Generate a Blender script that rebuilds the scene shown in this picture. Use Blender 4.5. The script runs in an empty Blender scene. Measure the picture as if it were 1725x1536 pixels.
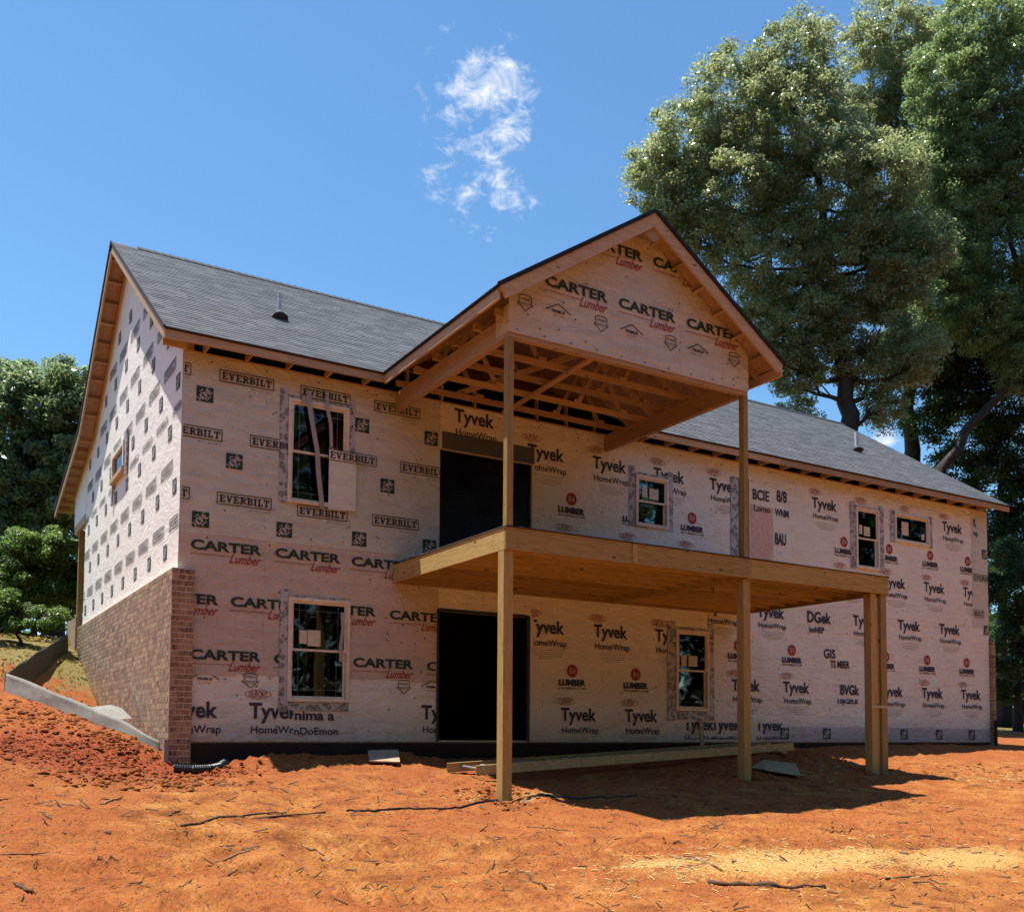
import bpy, bmesh, math, random
import numpy as np
from mathutils import Vector, Matrix
random.seed(7); RS = np.random.RandomState(11)
S = bpy.context.scene
C = S.collection

# ------------------------------------------------------------------ camera
yaw, pit, rol = 0.5311628, 0.0517871, 0.0076264
fw = Vector((math.sin(yaw)*math.cos(pit), math.cos(yaw)*math.cos(pit), math.sin(pit)))
rt = Vector((math.cos(yaw), -math.sin(yaw), 0)); up = rt.cross(fw)
Rv = rt*math.cos(rol)+up*math.sin(rol); Uv = -rt*math.sin(rol)+up*math.cos(rol)
cd = bpy.data.cameras.new('camera'); cam = bpy.data.objects.new('camera', cd); C.objects.link(cam)
cam.matrix_world = Matrix(((Rv.x, Uv.x, -fw.x, -2.98495), (Rv.y, Uv.y, -fw.y, -13.6626), (Rv.z, Uv.z, -fw.z, 0.18313), (0, 0, 0, 1)))
cd.sensor_fit = 'HORIZONTAL'; cd.sensor_width = 36; cd.lens = 1616.214/1725*36
cd.shift_x = (862.5-823.322)/1725; cd.shift_y = (1146.337-768)/1725
cd.clip_start = .05; cd.clip_end = 3000
S.camera = cam

# ------------------------------------------------------------------ sky and sun
SUNV = Vector((-.225, .197, 1)).normalized()          # towards the sun
w = bpy.data.worlds.new('World'); S.world = w; w.use_nodes = True
nt = w.node_tree; nt.nodes.clear(); L = nt.links
def nd(t, tree=None, **k):
    n = (tree or nt).nodes.new(t)
    for a, b in k.items(): setattr(n, a, b)
    return n
out = nd('ShaderNodeOutputWorld'); bg = nd('ShaderNodeBackground'); sky = nd('ShaderNodeTexSky', sky_type='NISHITA')
sky.sun_disc = False; sky.sun_elevation = math.asin(SUNV.z); sky.sun_rotation = math.atan2(SUNV.x, SUNV.y)
sky.air_density = 1.2; sky.dust_density = 0; sky.ozone_density = 9; sky.altitude = 0
bg.inputs['Strength'].default_value = .10
# small broken clouds: noise inside a handful of soft directional blobs
tc = nd('ShaderNodeTexCoord')
def M(op, a, b=None, c=None, tree=None, clamp=False):
    n = nd('ShaderNodeMath', tree, operation=op); n.use_clamp = clamp; lk = (tree or nt).links
    for i, v in enumerate((a, b, c)):
        if v is None: continue
        if isinstance(v, (int, float)): n.inputs[i].default_value = v
        else: lk.new(v, n.inputs[i])
    return n.outputs[0]
blobs = [((.4187,.7085,.5681),.034,1.0),((.4001,.7237,.5623),.030,.9),((.381,.7328,.5637),.028,.7),((.4413,.7096,.5493),.027,.75),
 ((.3955,.748,.533),.022,.6),((.4222,.7401,.5235),.027,.85),((.425,.7556,.4984),.030,.8),((.4628,.733,.4986),.024,.6),((.3884,.7575,.5047),.026,.55),
 ((.3686,.7048,.6062),.008,.5),((.456,.7584,.4657),.014,.35),((.432,.7204,.5425),.022,.8),((.438,.748,.502),.026,.8),((.7682,.5778,.2755),.02,.9),((.4494,.6935,.5652),.014,.6)]
nz0 = nd('ShaderNodeTexNoise'); nz0.inputs['Scale'].default_value = 22; nz0.inputs['Detail'].default_value = 3
L.new(tc.outputs['Generated'], nz0.inputs['Vector'])
wv = nd('ShaderNodeVectorMath', operation='MULTIPLY_ADD'); L.new(nz0.outputs['Color'], wv.inputs[0]); wv.inputs[1].default_value = (.05,.05,.035)
sb = nd('ShaderNodeVectorMath', operation='SUBTRACT'); L.new(tc.outputs['Generated'], sb.inputs[0]); sb.inputs[1].default_value = (.025,.025,.0175); L.new(sb.outputs[0], wv.inputs[2])
acc = None
for d, r, a in blobs:
    dist = nd('ShaderNodeVectorMath', operation='DISTANCE'); L.new(wv.outputs[0], dist.inputs[0]); dist.inputs[1].default_value = Vector(d).normalized()
    g = M('MULTIPLY', M('POWER', 2.718, M('MULTIPLY', M('POWER', M('DIVIDE', dist.outputs['Value'], r), 2.0), -1.0)), a)
    acc = g if acc is None else M('MAXIMUM', acc, g)
mp = nd('ShaderNodeMapping'); mp.inputs['Scale'].default_value = (1, 1, 1.6); L.new(tc.outputs['Generated'], mp.inputs['Vector'])
nz = nd('ShaderNodeTexNoise'); nz.inputs['Scale'].default_value = 40; nz.inputs['Detail'].default_value = 9; nz.inputs['Roughness'].default_value = .68
nz.inputs['Distortion'].default_value = .5
L.new(mp.outputs[0], nz.inputs['Vector'])
cl = M('MULTIPLY', M('POWER', M('MAXIMUM', M('SUBTRACT', M('ADD', M('MULTIPLY', acc, .42), M('MULTIPLY', nz.outputs['Fac'], 1.35)), .845), 0.0), 1.3), 3.4, clamp=True)
cl = M('MULTIPLY', cl, M('MULTIPLY', M('SUBTRACT', acc, .06), 3.0, clamp=True)); mx = nd('ShaderNodeMix', data_type='RGBA'); L.new(cl, mx.inputs['Factor']); tn = nd('ShaderNodeMix', data_type='RGBA', blend_type='MULTIPLY'); tn.inputs['Factor'].default_value = 1; L.new(sky.outputs[0], tn.inputs['A']); tn.inputs['B'].default_value = (.88, 1.03, 1.0, 1); L.new(tn.outputs['Result'], mx.inputs['A']); mx.inputs['B'].default_value = (5.6, 5.8, 6.2, 1)
L.new(mx.outputs['Result'], bg.inputs['Color']); L.new(bg.outputs[0], out.inputs['Surface'])
sd = bpy.data.lights.new('sun', 'SUN'); sd.energy = 5.0; sd.angle = math.radians(.53); sd.color = (1, .95, .87)
sun = bpy.data.objects.new('sun', sd); C.objects.link(sun); sun.rotation_euler = SUNV.to_track_quat('Z', 'Y').to_euler(); sun.location = (-8, 8, 40)
S.view_settings.view_transform = 'Standard'; S.view_settings.look = 'None'; S.view_settings.gamma = 1; S.view_settings.use_curve_mapping = False
S.view_settings.exposure = 0.85
S.cycles.max_bounces = 6; S.cycles.diffuse_bounces = 4; S.cycles.transparent_max_bounces = 12; S.cycles.caustics_reflective = False; S.cycles.caustics_refractive = False

# ------------------------------------------------------------------ helpers
def empty(name, loc, label, cat, group=None):
    o = bpy.data.objects.new(name, None); C.objects.link(o); o.location = loc; o.empty_display_size = .2
    o['label'] = label; o['category'] = cat
    if group: o['group'] = group
    return o
def tag(o, label, cat, group=None):
    o['label'] = label; o['category'] = cat
    if group: o['group'] = group
    return o
def stuff(o): o['kind'] = 'stuff'; return o
def struct(o): o['kind'] = 'structure'; return o
def origin(p):
    v = Vector((0, 0, 0))
    while p is not None: v = v+p.location; p = p.parent
    return v
def link(name, me, parent=None):
    o = bpy.data.objects.new(name, me); C.objects.link(o)
    if parent is not None: o.parent = parent
    return o
def npmesh(name, V, F, mat, parent=None, smooth=False, col=None):
    V = np.asarray(V, np.float64); o0 = origin(parent)
    V = V-np.array(o0)
    me = bpy.data.meshes.new(name); F = np.asarray(F, np.int32); k = F.shape[1]
    me.vertices.add(len(V)); me.vertices.foreach_set('co', V.astype(np.float32).ravel())
    me.loops.add(F.size); me.loops.foreach_set('vertex_index', F.ravel())
    me.polygons.add(len(F)); me.polygons.foreach_set('loop_start', np.arange(0, F.size, k, dtype=np.int32))
    if smooth: me.polygons.foreach_set('use_smooth', np.ones(len(F), bool))
    me.update(calc_edges=True); me.materials.append(mat)
    return link(name, me, parent)
class MB:
    def __init__(s): s.v = []; s.f = []
    def add(s, vs, fs):
        b = len(s.v); s.v += [tuple(map(float, p)) for p in vs]; s.f += [tuple(b+i for i in f) for f in fs]; return s
    def box(s, x0, x1, y0, y1, z0, z1):
        return s.add([(x0,y0,z0),(x1,y0,z0),(x1,y1,z0),(x0,y1,z0),(x0,y0,z1),(x1,y0,z1),(x1,y1,z1),(x0,y1,z1)],
                     [(3,2,1,0),(4,5,6,7),(0,1,5,4),(1,2,6,5),(2,3,7,6),(3,0,4,7)])
    def board(s, p, q, wd, th, side):            # section wd along `side`, th along the other normal
        p = Vector(p); q = Vector(q); d = (q-p).normalized(); a = Vector(side); a = (a-d*a.dot(d)).normalized(); b = d.cross(a)
        a = a*wd/2; b = b*th/2
        vs = [p-a-b, p+a-b, p+a+b, p-a+b, q-a-b, q+a-b, q+a+b, q-a+b]
        return s.add(vs, [(3,2,1,0),(4,5,6,7),(0,1,5,4),(1,2,6,5),(2,3,7,6),(3,0,4,7)])
    def tube(s, pts, rs, n=8, cap=True):
        pts = [Vector(p) for p in pts]; b0 = len(s.v); ref = Vector((0, 0, 1)); m = len(pts)
        if isinstance(rs, (int, float)): rs = [rs]*m
        for i, p in enumerate(pts):
            d = (pts[min(i+1, m-1)]-pts[max(i-1, 0)]).normalized()
            r = ref if abs(d.dot(ref)) < .95 else Vector((1, 0, 0))
            a = d.cross(r).normalized(); c = d.cross(a)
            for k in range(n):
                t = 2*math.pi*k/n; s.v.append(tuple(p+(a*math.cos(t)+c*math.sin(t))*rs[i]))
        for i in range(m-1):
            for k in range(n):
                s.f.append((b0+i*n+k, b0+i*n+(k+1)%n, b0+(i+1)*n+(k+1)%n, b0+(i+1)*n+k))
        if cap: s.f.append(tuple(b0+k for k in range(n))[::-1]); s.f.append(tuple(b0+(m-1)*n+k for k in range(n)))
        return s
    def prism(s, poly, ext):                     # closed polygon (3D) extruded by vector
        n = len(poly); e = Vector(ext); vs = [Vector(p) for p in poly]+[Vector(p)+e for p in poly]
        return s.add(vs, [tuple(range(n))[::-1], tuple(range(n, 2*n))]+[(i, (i+1)%n, n+(i+1)%n, n+i) for i in range(n)])
    def build(s, name, mat, parent=None, smooth=False):
        o0 = origin(parent); me = bpy.data.meshes.new(name)
        me.from_pydata([(a-o0.x, b-o0.y, c-o0.z) for a, b, c in s.v], [], s.f)
        bm = bmesh.new(); bm.from_mesh(me); bmesh.ops.recalc_face_normals(bm, faces=bm.faces); bm.to_mesh(me); bm.free()
        if smooth:
            for p in me.polygons: p.use_smooth = True
        me.materials.append(mat); return link(name, me, parent)

# value noise in numpy
def vnoise(x, y, seed=0):
    xi = np.floor(x).astype(np.int64); yi = np.floor(y).astype(np.int64); fx = x-xi; fy = y-yi
    fx = fx*fx*(3-2*fx); fy = fy*fy*(3-2*fy)
    def h(a, b):
        n = (a*374761393+b*668265263+seed*1442695041) & 0x7fffffff; n = ((n ^ (n >> 13))*1274126177) & 0x7fffffff
        return ((n ^ (n >> 16)) & 0xffff)/65535.
    return (h(xi,yi)*(1-fx)+h(xi+1,yi)*fx)*(1-fy)+(h(xi,yi+1)*(1-fx)+h(xi+1,yi+1)*fx)*fy
def fbm(x, y, o=4, seed=0, g=.5):
    a = 1.; s = 0.; t = 0.
    for i in range(o): s = s+a*(vnoise(x*2**i+17*i, y*2**i-9*i, seed+i)-.5); t += a; a *= g
    return s/t*2

# ------------------------------------------------------------------ materials
def newmat(name):
    m = bpy.data.materials.new(name); m.use_nodes = True; t = m.node_tree; b = t.nodes['Principled BSDF']; return m, t, b
def ramp(t, fac, stops):
    r = nd('ShaderNodeValToRGB', t); e = r.color_ramp.elements
    while len(e) < len(stops): e.new(.5)
    for i, (p, c) in enumerate(stops): e[i].position = p; e[i].color = (*c, 1) if len(c) == 3 else c
    t.links.new(fac, r.inputs[0]); return r.outputs[0]
def noise(t, vec, scale, detail=3, rough=.5, dist=0):
    n = nd('ShaderNodeTexNoise', t); n.inputs['Scale'].default_value = scale; n.inputs['Detail'].default_value = detail
    n.inputs['Roughness'].default_value = rough; n.inputs['Distortion'].default_value = dist
    if vec is not None: t.links.new(vec, n.inputs['Vector'])
    return n.outputs['Fac']
def obco(t, scale=(1,1,1)):
    c = nd('ShaderNodeTexCoord', t); m_ = nd('ShaderNodeMapping', t); m_.inputs['Scale'].default_value = scale
    t.links.new(c.outputs['Object'], m_.inputs['Vector']); return m_.outputs[0]
def bump(t, b, h, strength=.3, dist=.01):
    n = nd('ShaderNodeBump', t); n.inputs['Strength'].default_value = strength; n.inputs['Distance'].default_value = dist
    t.links.new(h, n.inputs['Height']); t.links.new(n.outputs[0], b.inputs['Normal'])
def mixc(t, fac, a, bb, mode='MIX'):
    n = nd('ShaderNodeMix', t, data_type='RGBA', blend_type=mode)
    for k, v in (('Factor', fac), ('A', a), ('B', bb)):
        if isinstance(v, (int, float)): n.inputs[k].default_value = v
        elif isinstance(v, tuple): n.inputs[k].default_value = (*v, 1)
        else: t.links.new(v, n.inputs[k])
    return n.outputs['Result']
def flat(name, col, rough=.7, spec=.3, metal=0):
    m, t, b = newmat(name); v = noise(t, obco(t), 9, 4)
    c = ramp(t, v, [(.3, tuple(x*.86 for x in col)), (.7, tuple(min(1, x*1.1) for x in col))])
    t.links.new(c, b.inputs['Base Color']); b.inputs['Roughness'].default_value = rough; b.inputs['Specular IOR Level'].default_value = spec
    b.inputs['Metallic'].default_value = metal; return m
def wood(name, axis, col, dark, knots=.7):
    m, t, b = newmat(name); sc = [14, 14, 14]; sc[axis] = 1.1; v = obco(t, tuple(sc))
    oi = nd('ShaderNodeObjectInfo', t); off = nd('ShaderNodeVectorMath', t, operation='ADD'); t.links.new(v, off.inputs[0])
    sc3 = nd('ShaderNodeVectorMath', t, operation='SCALE'); sc3.inputs[0].default_value = (37, 17, 23); t.links.new(oi.outputs['Random'], sc3.inputs['Scale']); t.links.new(sc3.outputs[0], off.inputs[1])
    g = noise(t, off.outputs[0], 2.2, 6, .6, 1.5)
    c = ramp(t, g, [(.32, dark), (.52, col), (.75, tuple(min(1, x*1.18) for x in col))])
    fine = noise(t, off.outputs[0], 12, 3); c = mixc(t, M('MULTIPLY', fine, .6, tree=t), c, dark)
    ks = [3.2, 3.2, 3.2]; ks[axis] = 1.5; vo = nd('ShaderNodeTexVoronoi', t); vo.inputs['Scale'].default_value = 1.6
    t.links.new(obco(t, tuple(ks)), vo.inputs['Vector'])
    kf = M('MULTIPLY', M('LESS_THAN', vo.outputs['Distance'], .10, tree=t), knots, tree=t)
    c = mixc(t, kf, c, tuple(x*.3 for x in dark))
    hs = nd('ShaderNodeHueSaturation', t); t.links.new(c, hs.inputs['Color']); t.links.new(M('MULTIPLY_ADD', oi.outputs['Random'], .45, .76, tree=t), hs.inputs['Value'])
    t.links.new(hs.outputs[0], b.inputs['Base Color']); b.inputs['Roughness'].default_value = .68; b.inputs['Specular IOR Level'].default_value = .25
    bump(t, b, g, .25, .004); return m
SPF, SPFD = (.52,.385,.235), (.37,.245,.135)
PT, PTD = (.46,.33,.125), (.30,.19,.06)
Wx, Wy, Wz = [wood('spruce_%s'%a, i, SPF, SPFD) for i, a in enumerate(('along_x','along_y','along_z'))]
Px, Py, Pz = [wood('treated_pine_%s'%a, i, PT, PTD, .85) for i, a in enumerate(('along_x','along_y','along_z'))]
def osb():
    m, t, b = newmat('osb'); v = obco(t); vo = nd('ShaderNodeTexVoronoi', t); vo.inputs['Scale'].default_value = 26; t.links.new(v, vo.inputs['Vector'])
    c = ramp(t, vo.outputs['Color'], [(0, (.27,.185,.125)), (.5, (.40,.285,.20)), (1, (.50,.38,.27))]); n = noise(t, v, 3, 3)
    c = mixc(t, M('MULTIPLY', n, .5, tree=t), c, (.36,.20,.11)); t.links.new(c, b.inputs['Base Color']); b.inputs['Roughness'].default_value = .8; return m
OSB = osb()
def wrapmat(name, col, tint, grid=0, rough=.55, bs=.95):
    m, t, b = newmat(name); v = obco(t)
    n = noise(t, v, .9, 4, .6); c = ramp(t, n, [(.3, tuple(x*.95 for x in col)), (.7, col)])
    n2 = noise(t, v, .35, 2); c = mixc(t, ramp(t, n2, [(.45, (0,0,0)), (.62, (.25,.25,.25))]), c, tint)
    if grid:
        br = nd('ShaderNodeTexBrick', t); br.offset = 0; br.inputs['Scale'].default_value = 1; br.inputs['Brick Width'].default_value = .41; br.inputs['Row Height'].default_value = .4; br.inputs['Mortar Size'].default_value = .004
        br.inputs['Color1'].default_value = (0,0,0,1); br.inputs['Color2'].default_value = (0,0,0,1); br.inputs['Mortar'].default_value = (1,1,1,1)
        sp = nd('ShaderNodeSeparateXYZ', t); t.links.new(v, sp.inputs[0]); cb = nd('ShaderNodeCombineXYZ', t)
        t.links.new(sp.outputs['X'], cb.inputs['X']); t.links.new(sp.outputs['Z'], cb.inputs['Y']); t.links.new(cb.outputs[0], br.inputs['Vector'])
        c = mixc(t, M('MULTIPLY', br.outputs['Fac'], .3, tree=t), c, tuple(x*.55 for x in col))
    sz = nd('ShaderNodeSeparateXYZ', t); t.links.new(v, sz.inputs[0]); spl = M('MULTIPLY', M('SUBTRACT', .55, sz.outputs['Z'], tree=t), 1.6, tree=t, clamp=True)
    c = mixc(t, M('MULTIPLY', spl, M('MULTIPLY', noise(t, v, 7, 5, .7), .95, tree=t), tree=t), c, (.40,.22,.13)); sp2 = noise(t, v, 46, 2); c = mixc(t, M('MULTIPLY', M('GREATER_THAN', sp2, .72, tree=t), .5, tree=t), c, tuple(x*.5 for x in col))
    t.links.new(c, b.inputs['Base Color']); b.inputs['Roughness'].default_value = rough; b.inputs['Specular IOR Level'].default_value = .35
    w1 = noise(t, v, 2.6, 5, .6, 1.2); w2 = noise(t, v, 22, 3, .5, .5)
    fo = noise(t, obco(t, (1.1,1.1,2.6)), 1.7, 6, .68, 2.5); bump(t, b, M('ADD', M('ADD', w1, fo, tree=t), M('MULTIPLY', w2, .15, tree=t), tree=t), bs, .05); return m
WR_E = wrapmat('building_wrap_rear_shaded', (.66,.67,.57), (.60,.58,.48))  # same wrap as the side wall, colour darkened for the shaded rear
WR_C = wrapmat('building_wrap_pink', (.62,.55,.46), (.56,.47,.38), 1)
WR_G = wrapmat('building_wrap_gable', (.62,.60,.51), (.56,.52,.44), 1)
WR_T = wrapmat('building_wrap_white', (.86,.88,.78), (.78,.75,.64))
WR_W = wrapmat('building_wrap_side_sunlit', (.90,.86,.78), (.88,.77,.62), 0, .55, .38)  # same wrap as the upper rear sheet, colour lightened for the sunlit side
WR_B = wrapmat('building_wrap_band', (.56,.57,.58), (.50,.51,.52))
INK = {'dark': flat('ink_brown_black', (.035,.028,.03)), 'green': flat('ink_green', (.022,.05,.042)), 'navy': flat('ink_navy', (.05,.048,.075)), 'red': flat('ink_red', (.33,.035,.03)),
       'orange': flat('ink_red_oval', (.36,.09,.065)), 'white': flat('ink_gap', (.50,.46,.42)), 'fine': flat('ink_fine', (.20,.18,.18)), 'faint': flat('ink_faint', (.40,.38,.35))}
VINYL = flat('window_vinyl', (.76,.70,.56), .4, .4)
ALU = flat('bare_metal', (.6,.6,.6), .35, .5, .8)
BLACK = flat('black_plastic', (.012,.012,.016), .35, .5)
VOID = flat('interior_shade', (.012,.010,.009), .95, .05)  # near-black colour puts interior shade into floors, ceilings and partitions
CONC = flat('concrete', (.34,.31,.28), .9)
FDN = flat('foundation_coating', (.045,.030,.024), .95, .1)
EDGE = flat('shingle_edge', (.018,.02,.026), .8)
def glassmat():
    m, t, b = newmat('window_glass'); t.nodes.remove(b); o = t.nodes['Material Output']
    tr = nd('ShaderNodeBsdfTransparent', t); tr.inputs[0].default_value = (.75,.8,.82,1); gl = nd('ShaderNodeBsdfGlossy', t); gl.inputs['Roughness'].default_value = .02
    fr = nd('ShaderNodeFresnel', t); fr.inputs['IOR'].default_value = 1.5; ms = nd('ShaderNodeMixShader', t)
    nz_ = noise(t, obco(t), 1.3, 2); bm_ = nd('ShaderNodeBump', t); bm_.inputs['Strength'].default_value = .15; bm_.inputs['Distance'].default_value = .02; t.links.new(nz_, bm_.inputs['Height']); t.links.new(bm_.outputs[0], gl.inputs['Normal'])
    t.links.new(fr.outputs[0], ms.inputs[0]); t.links.new(tr.outputs[0], ms.inputs[1]); t.links.new(gl.outputs[0], ms.inputs[2]); t.links.new(ms.outputs[0], o.inputs['Surface']); return m
GLASS = glassmat()
def sheetmat(name, col, rough):
    m, t, b = newmat(name); v = obco(t); b.inputs['Base Color'].default_value = (*col, 1); b.inputs['Roughness'].default_value = rough
    n = noise(t, v, 3, 3, .5, 1); bump(t, b, n, .4, .03); b.inputs['Specular IOR Level'].default_value = .25; return m
NAVY = sheetmat('dark_navy_plastic', (.002,.003,.009), .3)
def tapemat(name, base, dark):
    m, t, b = newmat(name); v = obco(t); vo = nd('ShaderNodeTexVoronoi', t); vo.inputs['Scale'].default_value = 10; t.links.new(v, vo.inputs['Vector'])
    n = noise(t, v, 60, 2); f = M('MULTIPLY', M('LESS_THAN', vo.outputs['Distance'], .5, tree=t), M('GREATER_THAN', n, .46, tree=t), tree=t)
    t.links.new(mixc(t, M('MULTIPLY', f, .85, tree=t), base, dark), b.inputs['Base Color']); b.inputs['Roughness'].default_value = .5; bump(t, b, n, .3, .004); return m
TAPE = tapemat('flashing_tape', (.46,.47,.47), (.05,.05,.06)); GTAPE = sheetmat('grey_head_flashing', (.10,.115,.125), .5)
def shinglemat():
    m, t, b = newmat('asphalt_shingle'); g = nd('ShaderNodeNewGeometry', t); v = obco(t)
    c = ramp(t, g.outputs['Random Per Island'], [(0, (.16,.17,.176)), (.4, (.195,.206,.214)), (.8, (.25,.260,.268)), (1, (.285,.285,.28))])
    n = noise(t, v, 160, 2); c = mixc(t, M('MULTIPLY', n, .55, tree=t), c, (.07,.072,.08)); big = noise(t, v, 1.2, 3)
    c = mixc(t, M('MULTIPLY', big, .25, tree=t), c, (.23,.23,.245)); t.links.new(c, b.inputs['Base Color']); b.inputs['Roughness'].default_value = .9; bump(t, b, n, .5, .003); return m
SHIN = shinglemat()
def brickmat(name, rnd):
    m, t, b = newmat(name); v = obco(t, (1, 1, 1)); r = None
    if rnd == 'obj': r = nd('ShaderNodeObjectInfo', t).outputs['Random']
    else: r = nd('ShaderNodeNewGeometry', t).outputs['Random Per Island']
    c = ramp(t, r, [(0, (.09,.05,.032)), (.25, (.17,.10,.06)), (.55, (.27,.17,.10)), (.85, (.42,.30,.18)), (1, (.16,.11,.08))])
    g = nd('ShaderNodeNewGeometry', t); mpp = nd('ShaderNodeMapping', t); mpp.inputs['Scale'].default_value = (26, 26, 6); t.links.new(g.outputs['Position'], mpp.inputs['Vector'])
    n = noise(t, mpp.outputs[0], 1.5, 4, .6); c = mixc(t, ramp(t, n, [(.42, (0,0,0)), (.62, (.8,.8,.8))]), c, (.46,.35,.22))
    n2 = noise(t, mpp.outputs[0], 4, 3); c = mixc(t, ramp(t, n2, [(.55, (0,0,0)), (.7, (.7,.7,.7))]), c, (.07,.038,.028))
    t.links.new(c, b.inputs['Base Color']); b.inputs['Roughness'].default_value = .85; bump(t, b, n2, .5, .006); return m
BRK, BRKI = brickmat('brick_face', 'obj'), brickmat('brick_face_joined', 'isl')
MORT = flat('mortar', (.74,.62,.49), .95)

# ------------------------------------------------------------------ ground
CT = [(-.1,-.25,-.36),(1.5,-.25,-.28),(4,-.25,-.27),(8,-.25,-.21),(12,-.25,-.13),(16,-.2,-.07),(19,0,-.07),
(.6,-.9,-.40),(2.2,-1.2,-.26),(3.6,-1.6,-.38),(6,-1.6,-.38),(9,-1.2,-.26),(11,-1.3,-.28),(14,-1.5,-.25),(18,-2,-.22),
(-1,-1.5,-.28),(-2.2,-1.5,-.10),(-3.5,-1.5,.0),
(3.3,-3.35,-.72),(5.5,-3.2,-.62),(7.6,-3.35,-.56),(10.5,-3.35,-.51),(13.5,-4,-.5),
(1,-3,-.55),(-1,-3.5,-.56),(-3,-4,-.55),
(4.4,-5,-.80),(9.2,-5.1,-.66),(1.2,-5,-.86),(14,-7,-.75),
(-2.5,-6,-1.0),(1,-7.5,-1.12),(4.5,-9,-1.14),(8,-8,-1.0),(0,-11,-1.3),(-3,-13.6,-1.4),(-8,-10,-1.2),(8,-14,-1.35),(20,-12,-.9),(30,-4,-.3),(30,6,.2),
(-.1,.34,-.08),(-.47,1.0,.11),(-.83,1.9,.29),(-1.31,3.0,.56),(-1.85,4.1,.80),(-.9,.9,.12),(-1.5,2.1,.42),(-.3,2.6,.05),(-.4,3.8,.15),(-1.0,4.4,.45),(-2.9,4.2,.9),(-4.5,2,.45),(-6,-4,-.3),(-3.4,1.2,.25),
(-.6,7,1.0),(-1.5,7,1.35),(-.5,9.5,1.9),(-3,9.5,2.0),(-8,6,1.4),(-6,14,2.35),(-12,20,2.6),(2,14,2.3),(10,14,2.0),(19,13,1.3),(22,5,.1),(30,20,1.2),(-20,5,1.6),(-25,30,3),(10,40,2.5),(45,30,1.0),(60,0,.3),(-20,-20,-1.6),(40,-25,-1.5)]
CT = np.array(CT, float)
def _k(r2): return r2*np.log(r2+1e-9)*.5
_P = CT[:, :2]; _n = len(_P); _A = np.zeros((_n+3, _n+3)); _A[:_n, :_n] = _k(((_P[:,None]-_P[None])**2).sum(-1))+np.eye(_n)*.25
_A[:_n, _n] = 1; _A[:_n, _n+1:] = _P; _A[_n, :_n] = 1; _A[_n+1:, :_n] = _P.T
_w = np.linalg.solve(_A, np.r_[CT[:, 2], 0, 0, 0])
def smooth_h(x, y):
    x = np.asarray(x, float); y = np.asarray(y, float); o = np.full(x.shape, _w[-3])+_w[-2]*x+_w[-1]*y
    for i in range(_n): o = o+_w[i]*_k((x-CT[i,0])**2+(y-CT[i,1])**2)
    return o
def far_h(x, y):
    r = np.hypot(x-5, y-2); t = np.clip((r-35)/40, 0, 1); t = t*t*(3-2*t)
    return smooth_h(np.clip(x, -40, 60), np.clip(y, -35, 50))*(1-t)+t*(.8+np.where(y > 0, 1.0, -1.0)*.5)
def relief(x, y):
    h = .055*fbm(x*.55, y*.55, 3, 3)+.035*fbm(x*2.1, y*2.1, 4, 9)+.020*fbm(x*9, y*9, 4, 21, .65)
    # rough cloddy zones: below the silt fence, along the wall, round the posts
    rough = np.exp(-((x+1.2)/1.8)**2-((y+.6)/1.5)**2)*1.2+np.exp(-((y+.9)/.7)**2)*.5*(x > -.5)
    for (a, b_) in ((3.3,-3.35),(7.6,-3.35),(10.5,-3.35)):
        d2 = (x-a)**2+(y-b_)**2; rough = rough+np.exp(-d2/.35)*.8; h = h-.05*np.exp(-d2/.05)+.06*np.exp(-(np.sqrt(d2)-.5)**2/.05)
    c = np.abs(fbm(x*7, y*7, 4, 33, .62)); h = h+np.clip(rough, 0, 1.4)*(c*.09-.01)
    # machine track treads
    def tread(x0, y0, ang, ln, wd, sp):
        ca, sa = math.cos(ang), math.sin(ang); u = (x-x0)*ca+(y-y0)*sa; v = -(x-x0)*sa+(y-y0)*ca
        m = np.clip(1-(np.abs(u)/ln)**4, 0, 1)*np.clip(1.3-(np.abs(v)/wd)**4, 0, 1)
        return m*(np.clip(np.sin((u+.35*v)*2*math.pi/sp), -.4, 1)*.030)*(.4+1.3*vnoise(x*1.7, y*1.7, 5))
    h = h+tread(-1.7,-5.55,-.1,.9,.22,.085)+tread(-.7,-5.75,-.15,.8,.2,.09)+tread(.1,-6.85,-.5,.9,.24,.12)+tread(1.2,-7.55,-.45,.7,.2,.13)+tread(-1.4,-6.5,-.2,1.0,.2,.09)+tread(.9,-5.7,-.3,1.1,.2,.1)+tread(2.6,-6.1,-.35,1.2,.2,.1)+tread(-1.3,-4.7,-.05,.9,.2,.09)+tread(3.4,-7.9,-.5,1.0,.22,.12)+tread(5.4,-6.2,-.3,1.5,.22,.11)
    for (rx, ry, ra, rl) in ((0.,-6.1,-.28,3.2),(.4,-5.2,-.22,3.0),(4.2,-6.6,-.33,3.0)):
        u_ = (x-rx)*math.cos(ra)+(y-ry)*math.sin(ra); v_ = -(x-rx)*math.sin(ra)+(y-ry)*math.cos(ra)+.06*np.sin(u_*1.3); h = h+np.clip(1-(np.abs(u_)/rl)**4, 0, 1)*(-.035*np.exp(-(v_/.13)**2)+.022*np.exp(-((np.abs(v_)-.24)/.07)**2))
    # furrow dragged across the yard, mound and heap under the deck
    f = y-(-4.08-.06*np.sin(x*2.2)); h = h-.035*np.exp(-(f/.045)**2)*((x > -.7) & (x < 1.3))+.02*np.exp(-((f+.12)/.07)**2)*((x > -.7) & (x < 1.3))
    h = h+.17*np.exp(-((x-1.1)/.8)**2-((y+.85)/.4)**2)+.10*np.exp(-((x-3.0)/.6)**2-((y+1.0)/.4)**2)+.12*np.exp(-((x-10.2)/1.1)**2-((y+1.7)/.6)**2)*(1+.8*c)+.05*c*np.exp(-((y+1.2)/1.1)**2)*((x > 0) & (x < 20))
    return h
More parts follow.
